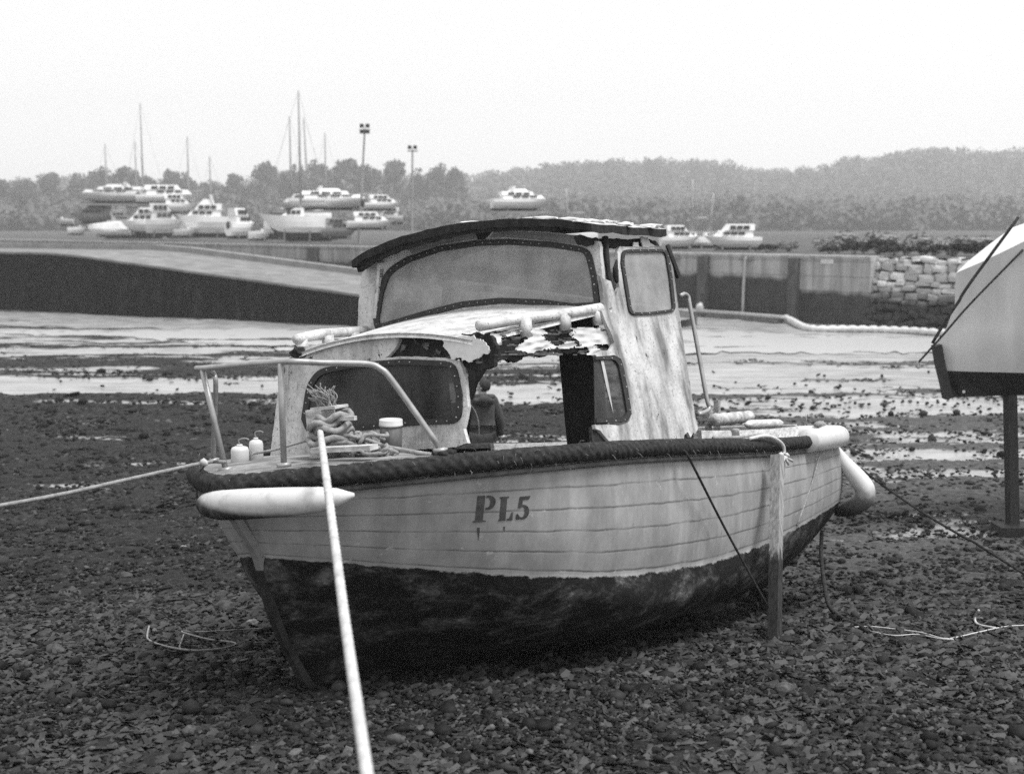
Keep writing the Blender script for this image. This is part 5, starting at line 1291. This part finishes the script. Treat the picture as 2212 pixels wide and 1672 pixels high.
def motor_boat(lab, x0, x1, yt, yb, d, face=-1, style='cabin', hm='gel', yaw=8, group="laid-up boats in the boat yard", cat="motor boat", lift=None):
    xm, xh = (x0 + x1) / 2, (x1 - x0) * .56; x0, x1 = xm - xh, xm + xh; yt -= .10 * (yb - yt)
    s = mpp(d); L = (x1 - x0) * s; Ht = (yb - yt) * s; c = at((x0 + x1) / 2, yb, d)
    root = empty("motor_boat", c, lab, cat, group); root.rotation_euler = (0, 0, radians(yaw) + (pi if face < 0 else 0))
    B = max(.9, min(L * .36, 3.2)); H = Ht * (.5 if style != 'open' else .75); hull_local(L, B, H, M[hm], M['anti'], root)
    if style in ('cabin', 'fly'):
        mb = MB(); top = Ht if style == 'cabin' else Ht * .80
        wedge(mb, -L * .34, L * .32, B * .80, H * .98, H + (top - H) * .5, .5); wedge(mb, -L * .36, L * .15, B * .76, H + (top - H) * .5, top, .35, -.1); lobj("cabin", mb, M[hm], root)
        mb = MB(); windows_strip(mb, -L * .28, L * .08, B * .74, H + (top - H) * .60, H + (top - H) * .88, 3); windows_strip(mb, -L * .2, L * .2, B * .78, H + (top - H) * .18, H + (top - H) * .40, 3); lobj("windows", mb, M['tint'], root)
        if style == 'fly':
            mb = MB(); wedge(mb, -L * .2, L * .06, B * .6, top, top + (Ht - top) * .55, .5); mb.beam((-L * .2, -B * .3, top), (-L * .16, -B * .28, Ht), .06, .15); mb.beam((-L * .2, B * .3, top), (-L * .16, B * .28, Ht), .06, .15); mb.beam((-L * .16, -B * .28, Ht), (-L * .16, B * .28, Ht), .15, .07); lobj("flybridge", mb, M[hm], root)
        mb = MB(); mb.tube([(L * .08, -B * .36, H * 1.28), (L * .36, -B * .22, H * 1.36), (L * .49, 0, H * 1.40), (L * .36, B * .22, H * 1.36), (L * .08, B * .36, H * 1.28)], .02, 5); lobj("rail", mb, M['alloy'], root)
    elif style == 'cover':
        mb = MB(); n = 8; vs = []
        for i in range(n + 1):
            t = i / n; x = -L / 2 + L * .98 * t; hh = Ht * (1 - .35 * abs(t - .35)) ; wv = B / 2 * (1 - max(0, (t - .5) / .5) ** 2.2)
            vs += [(x, -wv - .01, H * .96), (x, -wv * .5, H + (hh - H) * .8), (x, 0, hh), (x, wv * .5, H + (hh - H) * .8), (x, wv + .01, H * .96)]
        fs = [(i * 5 + j, (i + 1) * 5 + j, (i + 1) * 5 + j + 1, i * 5 + j + 1) for i in range(n) for j in range(4)] + [(0, 1, 2, 3, 4)]
        mb.add(vs, fs); lobj("cover", mb, M['canvas'], root)
    else:
        mb = MB(); mb.beam((-L * .1, -B * .35, H), (-L * .1, B * .35, H), .3, .06); mb.box((L * .1, 0, H * 1.1), (L * .12, B * .3, H * .35)); lobj("thwart", mb, M['gel2'], root)
    mb = MB()
    for sx in (-.28, .2):
        for sy in (-1, 1): mb.beam((L * sx, sy * B * .42, -.02), (L * sx, sy * B * .28, H * .32), .08, .08)
    mb.beam((-L * .35, 0, .03), (L * .3, 0, .03), .12, .1); lobj("cradle", mb, M['ruststeel'], root)
    return root
def outboard(root, L, H):
    mb = MB(); mb.blob((-L / 2 - .18, 0, H * 1.02), (.20, .17, .30), 1, .1, 2); mb.beam((-L / 2 - .2, 0, H * .9), (-L / 2 - .2, 0, H * .1), .10, .16); lobj("outboard_motor", mb, M['motor'], root, True)
def yacht(lab, px, ytop, x0, x1, ydeck, yb, d, face=-1, hm='gel', lean=0.0, cat="sailing yacht", group="sailing yachts laid up in the yard", stays=True):
    s = mpp(d); L = (x1 - x0) * s; c = at((x0 + x1) / 2, yb, d); H = (yb - ydeck) * s
    root = empty("sailing_yacht", c, lab, cat, group); root.rotation_euler = (0, 0, radians(6) + (pi if face < 0 else 0))
    B = max(1.2, min(L * .3, 3.0)); hull_local(L, B, H, M[hm], M['anti'], root, trans=.55, dark=.35)
    mb = MB(); wedge(mb, -L * .12, L * .22, B * .55, H * .98, H + min(.55, H * .35), .9); lobj("cabin", mb, M[hm], root)
    mb = MB(); windows_strip(mb, -L * .08, L * .12, B * .53, H + .12, H + min(.4, H * .26), 3); lobj("windows", mb, M['tint'], root)
    mx = ((px - (x0 + x1) / 2) * s) * (1 if face > 0 else -1); mh = (ydeck - ytop) * s
    mb = MB(); mb.tube([(mx, 0, H), (mx + lean, 0, H + mh)], [.10, .06], 8); mb.tube([(mx - .05, 0, H + 1.0), (mx - L * .33, 0, H + 1.05)], .07, 6)
    for f in (.5, .78): mb.tube([(mx + lean * f, -.5, H + mh * f), (mx + lean * f, .5, H + mh * f)], .02, 4)
    mo = lobj("mast", mb, M['alloy'], root, True)
    if stays:
        mb = MB()
        for e in ((L * .49, 0), (-L * .49, 0), (mx, -B * .48), (mx, B * .48)): mb.tube([(mx + lean, 0, H + mh), (e[0], e[1], H)], .009, 3)
        lobj("rigging", mb, M['alloy'], mo)
    mb = MB()
    for sx in (-.2, .15):
        for sy in (-1, 1): mb.beam((L * sx, sy * B * .55, -.02), (L * sx, sy * B * .36, H * .45), .08, .08)
    mb.box((0, 0, H * .18), (L * .22, .22, H * .36)); lobj("cradle", mb, M['ruststeel'], root)
    return root
def rack(lab, x0, x1, ytop, d, n):
    s = mpp(d); zt = at(x0, ytop, d)[2]; root = empty("boat_rack", at((x0 + x1) / 2, 510, d), lab, "rack"); root.location[2] = YARD
    X0, X1 = [(x - CX) * s for x in (x0, x1)]; mb = MB()
    for dy in (-1.2, 1.2): mb.beam((X0, d + dy, zt - .1), (X1, d + dy, zt - .1), .12, .16)
    bm = obj("beam", mb, M['alloy'], root)
    for i in range(n):
        x = X0 + (X1 - X0) * (i + .1) / (n - .8)
        for dy in (-1.2, 1.2):
            mb = MB(); mb.beam((x, d + dy, YARD - .02), (x, d + dy, zt - .18), .18, .18); obj("post", mb, M['gel2'], root)
wy = lambda px, k=10: wall_d(px) + k
rack("tall open boat rack of pale posts at far left of the yard", 165, 425, 440, wy(290, 14), 6)
rack("tall open boat rack of pale posts left of the floodlights", 600, 840, 455, wy(720, 14), 6)
rack("single boat rack standing alone above the wheelhouse roof", 1075, 1190, 456, wy(1130, 12), 3)
motor_boat("long white flybridge cruiser with a dark stripe on top of the far left rack", 162, 322, 400, 440, wy(290, 14), -1, 'fly', 'gel2', 6)
r_ = motor_boat("broad white cabin cruiser at the right end of the far left rack", 306, 432, 405, 441, wy(330, 13), 1, 'cabin', 'gel', 10); outboard(r_, 126 * mpp(wy(330, 13)), 18 * mpp(wy(330, 13)))
motor_boat("grey workboat with a small wheelhouse under the far left rack", 158, 248, 446, 484, wy(200, 9), -1, 'cabin', 'gelgrey', 5)
motor_boat("small pale dinghy at the extreme left of the yard", 122, 156, 470, 488, wy(140, 10), -1, 'open', 'gel2', 12)
motor_boat("tiny white tender low on the ground left of the covered boat", 150, 188, 488, 508, wy(168, 5), 1, 'open', 'gel', 15)
motor_boat("low boat under a white cover in front of the far left rack", 196, 276, 481, 512, wy(235, 6), -1, 'cover', 'gel', 8)
motor_boat("white boat with a high flared bow beside the tall dark mast", 266, 350, 455, 506, wy(305, 8), -1, 'cabin', 'gel', 18)
motor_boat("boxy white cabin boat between the flared bow boat and the big flybridge cruiser", 322, 394, 447, 511, wy(360, 7), 1, 'cabin', 'gel2', 10)
motor_boat("big white flybridge cruiser with a row of side windows, largest in the left group", 391, 488, 432, 513, wy(440, 6), -1, 'fly', 'gel', 9)
r_ = motor_boat("white outboard boat seen stern on with a black motor, right of the big flybridge cruiser", 484, 560, 457, 516, wy(522, 6), 1, 'cabin', 'gel', 62); outboard(r_, 76 * mpp(wy(522, 6)) * .95, 28 * mpp(wy(522, 6)))
motor_boat("small white hull low to the ground beneath the boxy cabin boat", 380, 425, 492, 512, wy(402, 3), 1, 'open', 'gel2', 6)
motor_boat("pale cruiser with its stern overhanging the left end of the second rack", 600, 690, 424, 456, wy(640, 13), -1, 'cabin', 'gel2', 7)
motor_boat("long white cruiser on top of the second rack", 640, 812, 409, 454, wy(720, 15), 1, 'fly', 'gel', 5)
r_ = motor_boat("white boat with a dark outboard at the right end of the second rack", 790, 866, 425, 455, wy(830, 12), 1, 'cabin', 'gel', 20); outboard(r_, 76 * mpp(wy(830, 12)), 15 * mpp(wy(830, 12)))
motor_boat("white runabout on the ground under the right end of the second rack", 756, 850, 462, 496, wy(800, 6), 1, 'cabin', 'gel', 12)
motor_boat("flybridge motor yacht raised alone above the wheelhouse roof", 1068, 1192, 410, 456, wy(1130, 12), 1, 'fly', 'gel', 14)
motor_boat("white cabin boat peeping over the quay just right of the wheelhouse roof", 1430, 1508, 492, 538, wy(1470, 5), 1, 'cabin', 'gel', 8)
motor_boat("sleek white cruiser on the quay right of the small cabin boat", 1524, 1636, 490, 540, wy(1580, 5), -1, 'cabin', 'gel', 8)
motor_boat("small white day boat behind the covered boat at far left", 236, 290, 462, 494, wy(262, 12), 1, 'cabin', 'gel2', 14)
motor_boat("pale hull stored crosswise under the left rack, above the flared bow boat", 300, 360, 436, 462, wy(330, 18), 1, 'open', 'gel2', 30)
motor_boat("white sports cruiser partly hidden behind the big flybridge cruiser", 352, 420, 424, 462, wy(386, 11), 1, 'cabin', 'gel', 12)
motor_boat("small open white launch in front of the stern on outboard boat", 540, 584, 496, 520, wy(562, 3), 1, 'open', 'gel', 10)
motor_boat("dark hulled workboat in the shadow of the second rack", 700, 770, 476, 516, wy(735, 9), 1, 'cabin', 'gelgrey', 8)
motor_boat("white covered boat at the foot of the second rack", 640, 712, 456, 480, wy(676, 12), -1, 'cover', 'gel2', 6)
motor_boat("low grey dinghy against the left end of the second rack", 586, 626, 450, 470, wy(606, 14), 1, 'open', 'gelgrey', 10)
motor_boat("white cuddy boat standing behind the second rack's right end", 812, 866, 452, 484, wy(838, 15), -1, 'cabin', 'gel2', 10)
yacht("long low white yacht with a tall thick mast in front of the second rack", 651, 205, 563, 716, 468, 522, wy(640, 5), -1)
yacht("yacht carrying the tall dark mast at left, hull behind the flared bow boat", 313, 230, 262, 372, 474, 514, wy(320, 17), 1)
yacht("yacht with a thin short mast under the far left rack", 235, 315, 196, 292, 480, 516, wy(240, 20), -1)
yacht("yacht whose pale mast stands just left of the tall dark one", 299, 310, 256, 350, 480, 516, wy(300, 26), -1)
yacht("yacht with a medium mast rising behind the big flybridge cruiser", 411, 300, 362, 460, 478, 515, wy(411, 19), 1)
yacht("yacht with the shortest mast, right of the big flybridge cruiser", 458, 342, 424, 506, 482, 514, wy(460, 24), -1)
yacht("yacht with the left of the three close masts by the second rack", 631, 258, 572, 684, 478, 518, wy(630, 21), 1)
yacht("yacht with a leaning slender mast right of the tallest mast", 669, 260, 618, 728, 480, 518, wy(672, 27), -1, lean=.3)
yacht("yacht with a short mast near the middle of the second rack", 706, 293, 664, 760, 482, 518, wy(706, 32), 1)
yacht("yacht showing only a thin white mast right of the raised motor yacht", 1226, 410, 1180, 1290, 500, 532, wy(1228, 10), -1, lean=.12)
yacht("yacht with a pale mast behind the small cabin boat on the quay", 1493, 390, 1440, 1540, 512, 540, wy(1493, 14), -1)
yacht("yacht with a raked mast between the two boats on the quay", 1530, 420, 1484, 1580, 512, 540, wy(1530, 18), 1, lean=.25)

def floodlight(lab, x, yt, yb, d, lean, n):
    b = at(x, yb, d); b[2] = YARD - .03; s = mpp(d); t = empty("floodlight_mast", b, lab, "floodlight", "floodlight masts in the yard"); top = at(x + lean, yt, d)
    mb = MB(); mb.tube([b, top], [.11, .06], 8); obj("pole", mb, M['alloy'], t)
    mb = MB(); mb.beam(top - np.array([.38, 0, .1]), top + np.array([.38, 0, -.1]), .07, .07); obj("crossarm", mb, M['motor'], t)
    for i in range(n):
        for k in (-1, 1):
            mb = MB(); mb.box(top + np.array([k * .2, -.1, .18 - i * .40]), (.30, .2, .24), Matrix.Rotation(.4, 3, 'X') and np.array(Matrix.Rotation(.4, 3, 'X')), taper=.8); obj("lamp", mb, M['motor'], t)
floodlight("taller floodlight mast with stacked dark lamps above the second rack", 775, 278, 490, wy(775, 12), 13, 2)
floodlight("shorter floodlight mast standing alone right of the second rack", 889, 324, 490, wy(890, 22), 2, 1)

# ------------------------------------------------------------------ trees, bushes, hill
mleaf = N("dull foliage"); nn = mleaf.noise(mleaf.coord(), .9, 4); M['leaf'] = mleaf.fin(mleaf.ramp(nn, [(.3, .045), (.7, .09)]), .85, .1)
def soft_normals(mat_, k):
    t = mat_.node_tree; g_ = t.nodes.new('ShaderNodeNewGeometry'); a_ = t.nodes.new('ShaderNodeVectorMath'); a_.operation = 'SCALE'; a_.inputs['Scale'].default_value = k
    b_ = t.nodes.new('ShaderNodeVectorMath'); b_.operation = 'ADD'; b_.inputs[1].default_value = (.1, -.35, .8); c_ = t.nodes.new('ShaderNodeVectorMath'); c_.operation = 'NORMALIZE'
    t.links.new(g_.outputs['Normal'], a_.inputs[0]); t.links.new(a_.outputs[0], b_.inputs[0]); t.links.new(b_.outputs[0], c_.inputs[0]); t.links.new(c_.outputs[0], t.nodes['Principled BSDF'].inputs['Normal'])
    return mat_
soft_normals(M['leaf'], .5)
M['leaf_dark'] = simple("dark shrub foliage", .018, .05, 2, .9, 0); M['leaf_pale'] = simple("pale blossom shrub", .16, .34, 2, .9, 0); M['bark'] = simple("bark", .03, .08, 5, .9, .4)
def leaf_quads(r, centres, radii, per, size):
    V = []
    for c, R in zip(centres, radii):
        u = r.normal(size=(per, 3)); u /= np.linalg.norm(u, axis=1, keepdims=True); p = c + u * R * (r.random((per, 1)) ** .4)
        a = r.normal(size=(per, 3)); a /= np.linalg.norm(a, axis=1, keepdims=True); b = np.cross(a, r.normal(size=(per, 3))); b /= np.linalg.norm(b, axis=1, keepdims=True)
        s = size * (.6 + .8 * r.random((per, 1)))
        V.append(np.stack([p - a * s - b * s * .6, p + a * s - b * s * .6, p + a * s * .7 + b * s * .6, p - a * s * .8 + b * s * .6], 1))
    V = np.concatenate(V).reshape(-1, 3); return V, np.arange(len(V)).reshape(-1, 4)
def tree_proto(seed, h, w, mat='leaf'):
    r = np.random.default_rng(seed); root = empty("tree", (0, 0, 0), "x", "tree")
    mb = MB(); mb.tube([(0, 0, -.3), (.05, 0, h * .3), (.1, .05, h * .7)], [.22, .16, .06], 7)
    for k in range(7):
        a = k * 2.4; z0 = h * (.2 + .07 * k); mb.tube([(0, 0, z0), (cos(a) * w * .22, math.sin(a) * w * .22, z0 + h * .14), (cos(a) * w * .38, math.sin(a) * w * .38, z0 + h * .2)], [.08, .05, .02], 5)
    lobj("trunk", mb, M['bark'], root)
    n = 34; C = []; R = []
    for k in range(n):
        z = r.random() ** .8; ww = w / 2 * math.sin(pi * min(1, .18 + z * .78)) ** .7; a = r.random() * 2 * pi; q = ww * r.random() ** .5
        C.append((cos(a) * q, math.sin(a) * q, h * (.08 + .84 * z))); R.append(np.array([1, 1, .8]) * w * r.uniform(.10, .20))
    V, Q = leaf_quads(r, np.array(C), R, 60, .17 * w / 5); o = fast_mesh("crown", V, Q, M[mat], {}, False); o.parent = root
    return root
protos = [tree_proto(40 + i, 8, 5.5 + i % 3) for i in range(5)]
TL = [(70, 388, 60), (120, 382, 62), (178, 380, 70), (232, 370, 76), (282, 369, 80), (336, 380, 60), (376, 376, 50), (412, 377, 50), (455, 396, 60), (515, 384, 60), (540, 394, 66), (582, 361, 66), (640, 362, 64), (692, 357, 76), (750, 353, 74), (800, 354, 72), (855, 357, 66), (905, 370, 54), (950, 363, 62), (986, 370, 46), (20, 386, 70)]
for i, (px, yt, wpx) in enumerate(TL):
    d = 470 + (i * 37 % 23) * 2; s = mpp(d); h = CAMH + (HZ - yt) * s - (YARD - .1); wd_ = wpx * s * 1.35
    t = protos[i] if i < 5 else copy_tree(protos[i % 5]); t.location = ((px - CX) * s, d, YARD - .1); t.rotation_euler = (0, 0, i * 1.7)
    k = i % 5; t.scale = (wd_ / (5.5 + k % 3), wd_ / (5.5 + k % 3), h / 8 * 1.04)
    t['group'] = "hazy trees in a line behind the boat yard"; t['label'] = "hazy dark tree in the line behind the laid-up boats"; t['category'] = "tree"

ridge = [(-900, 396), (-300, 392), (100, 380), (230, 376), (330, 384), (450, 394), (520, 391), (575, 372), (700, 366), (850, 365), (930, 379), (1000, 380), (1050, 369), (1150, 357), (1250, 347), (1350, 343), (1450, 341), (1540, 344), (1590, 357), (1650, 361), (1700, 360), (1780, 354), (1820, 342), (1870, 338), (1900, 331), (1980, 320), (2050, 316), (2110, 320), (2250, 312), (2700, 320), (3300, 340)]
def hill_z(px, d):
    yr = np.interp(px, [k[0] for k in ridge], [k[1] for k in ridge]); zr = CAMH + (HZ - yr) / F * 900 - 18.0
    return YARD + (zr - YARD) * sstep(600, 900, d)
mb = MB(); pxs = np.linspace(-1500, 3700, 90); ds = np.linspace(330, 1110, 24); vs = []
for d in ds:
    for px in pxs: vs.append(((px - CX) / F * d, d, float(hill_z(px, min(d, 930))) - .05))
fs = [(i * 90 + j, i * 90 + j + 1, (i + 1) * 90 + j + 1, (i + 1) * 90 + j) for i in range(23) for j in range(89)]
mb.add(vs, fs); tag(obj("hill", mb, simple("hillside scrub", .03, .07, .1, .95, 0), None, True), kind='structure')
r = np.random.default_rng(77); C = []; R = []
for k in range(2300):
    d = 610 + 320 * r.random() ** .7; px = r.uniform(-700, 3000); z = float(hill_z(px, d)); rad = r.uniform(6.4, 11.4); hgt = r.uniform(12.5, 19.5)
    if d > 830: hgt = r.uniform(16, 20)
    x = (px - CX) / F * d
    for q in range(3): C.append((x + r.normal(0, rad * .45), d + r.normal(0, rad * .45), z + hgt - rad * .8 - q * rad * .7)); R.append(np.array([1, 1, .8]) * rad * (.62 + .15 * q))
for k in range(1500):
    d = 360 + 260 * r.random(); px = r.uniform(-600, 2900); yt_ = r.uniform(425, 480) - (d - 360) * .08; hgt = YARD * 0 + (CAMH - YARD) + (HZ - yt_) / F * d; rad = hgt * .5; x = (px - CX) / F * d
    if d < 260 and px < 950: continue
    for q in range(3): C.append((x + r.normal(0, rad), d + r.normal(0, rad * .5), YARD + hgt - rad * (.7 + .3 * q))); R.append(np.array([1.3, 1.3, .8]) * rad * .8)
V, Q = leaf_quads(r, np.array(C), R, 52, .85); tag(fast_mesh("woodland", V, Q, soft_normals(simple("pale autumn woodland", .085, .13, .02, .95, 0, spec=.05), .35), {}, False), "hazy wooded hillside closing the view behind the harbour", "woodland", None, 'stuff')

def bush_proto(seed, mat):
    r = np.random.default_rng(seed); root = empty("bush", (0, 0, 0), "x", "bush")
    C = []; R = []
    for k in range(16): a = r.random() * 2 * pi; q = .42 * r.random() ** .5; C.append((cos(a) * q, math.sin(a) * q, .18 + .62 * r.random() * (1 - q))); R.append(np.full(3, r.uniform(.12, .22)))
    V, Q = leaf_quads(r, np.array(C), R, 46, .045); o = fast_mesh("foliage", V, Q, M[mat], {}, False); o.parent = root
    mb = MB()
    for k in range(5): mb.tube([(0, 0, -.1), (.25 * cos(k * 1.3), .25 * math.sin(k * 1.3), .5)], [.02, .008], 5)
    lobj("stems", mb, M['bark'], root); return root
bd, bp = bush_proto(3, 'leaf_dark'), bush_proto(9, 'leaf_pale')
used = {}
for px, yt, wpx, kind, k, lab in ((1700, 512, 44, 'p', 8, "low pale shrub behind the sleek white cruiser"), (1790, 505, 70, 'p', 12, "pale blossoming shrub above the white wall plate"), (1845, 486, 90, 'p', 15, "tall pale blossoming shrub before the hillside, left of the dark bushes"),
      (1930, 492, 110, 'p', 18, "wide pale shrub behind the dark bushes on the wall"), (2030, 500, 110, 'p', 18, "pale shrub above the rubble wall near the right edge"), (2150, 500, 120, 'p', 18, "pale shrub above the rubble wall at the far right"),
      (1655, 520, 50, 'd', 5, "small dark bush at the right end of the sleek cruiser"), (1790, 524, 46, 'd', 4, "low dark bush above the white wall plate"), (1840, 512, 56, 'd', 5, "rounded dark bush near the end of the concrete wall"), (1893, 503, 70, 'd', 5, "tall dark bush over the first rubble stones"),
      (1925, 520, 70, 'd', 3, "dark bush low on the wall, nearest the camera"), (1990, 522, 74, 'd', 4, "dark bush in the middle of the rubble wall top"), (2055, 516, 76, 'd', 4, "dark bush before the yacht bow on the wall top"), (2110, 508, 80, 'd', 4, "dark bush above the yacht bow"), (2185, 512, 90, 'd', 4, "dark bush on the wall top right of the yacht bow")):
    d = wall_d(px) + k; s = mpp(d); src = bd if kind == 'd' else bp
    t = src if kind not in used else copy_tree(src); used[kind] = 1
    h = CAMH - YARD + (HZ - yt) * s; t.location = ((px - CX) * s, d, YARD - .02); t.scale = (wpx * s * 1.05, wpx * s * 1.05, h * 1.05); t.rotation_euler = (0, 0, px * .37)
    t['label'] = lab; t['category'] = "bush"; t['group'] = "dark bushes on the wall" if kind == 'd' else "pale shrubs on the wall"

# ------------------------------------------------------------------ loose boulders and bright stones in the foreground
mst = simple("wet boulder", .02, .06, 7, .6, .5); mst2 = simple("pale dry stone", .2, .36, 9, .85, .4)
for x, y, wpx, hf, mt_, lab in ((120, 1412, 44, .75, mst, "rounded dark boulder at the lower left edge of the shingle"), (545, 1348, 28, .6, mst2, "pale pointed stone lying left of the stem"), (483, 1312, 46, .5, mst, "larger flat grey stone left of the hull, beyond the pale one"),
        (396, 1183, 16, .5, mst2, "small bright white stone on the shingle left of the bow"), (1944, 1328, 34, .6, mst, "dark angular stone on the mud at lower right"), (1845, 930, 12, .7, mst, "tiny dark stone on the far mud right of the stern"), (272, 1248, 30, .6, mst, "rounded grey stone on the left shingle"), (480, 1700, 60, .5, mst, "dark stone at the bottom left of the beach")):
    p = next_ground(x, y, .03); s = mpp(p[1]); rr_ = wpx * s / 2; mb = MB(); mb.blob(p + np.array([0, 0, rr_ * hf * .35]), (rr_, rr_ * .8, rr_ * hf), int(x), .45, 3)
    tag(obj("stone", mb, mt_, None, True), lab, "stone")

# seaweed tufts
def tufts():
    r = np.random.default_rng(21); V = []; n = 0
    for k in range(36000):
        d = 5.8 * (44 / 5.8) ** r.random(); px = r.uniform(-100, 2400); x = (px - CX) / F * d
        wf = float(weed_field(np.array([x]), np.array([d]))[0])
        if wf < .45 and r.random() > .012: continue
        if r.random() > wf * .9: continue
        z = float(terrain(x, d)) + .02; m_ = 5
        for q in range(m_):
            a = r.random() * 2 * pi; L = r.uniform(.015, .05) * (1 + d / 30); c = np.array([x + r.normal(0, .12), d + r.normal(0, .12), z])
            u = np.array([cos(a), math.sin(a), r.uniform(-.05, .35)]) * L; v = np.array([-math.sin(a), cos(a), r.uniform(-.2, .4)]) * L * .35
            V += [c - u - v, c + u - v * .5, c + u * .8 + v + (0, 0, L * .25), c - u * .7 + v + (0, 0, L * .2)]
    V = np.array(V); tag(fast_mesh("seaweed", V, np.arange(len(V)).reshape(-1, 4), simple("black bladder weed", .006, .05, 3, .6, 0), {}, False), "dark seaweed tufts strewn over the mud", kind='stuff')
tufts()

# ------------------------------------------------------------------ haze
mb = MB(); mb.box((0, 560, 56), (3600, 1180, 120)); 
mh = bpy.data.materials.new("haze"); mh.use_nodes = True; t_ = mh.node_tree; t_.nodes.clear(); pv = t_.nodes.new('ShaderNodeVolumePrincipled'); ou = t_.nodes.new('ShaderNodeOutputMaterial')
pv.inputs['Color'].default_value = (.97, .97, .97, 1); pv.inputs['Density'].default_value = .0008; pv.inputs['Anisotropy'].default_value = .3; t_.links.new(pv.outputs[0], ou.inputs['Volume'])
tag(obj("haze", mb, mh), "thin pale sea haze over the harbour", kind='stuff')
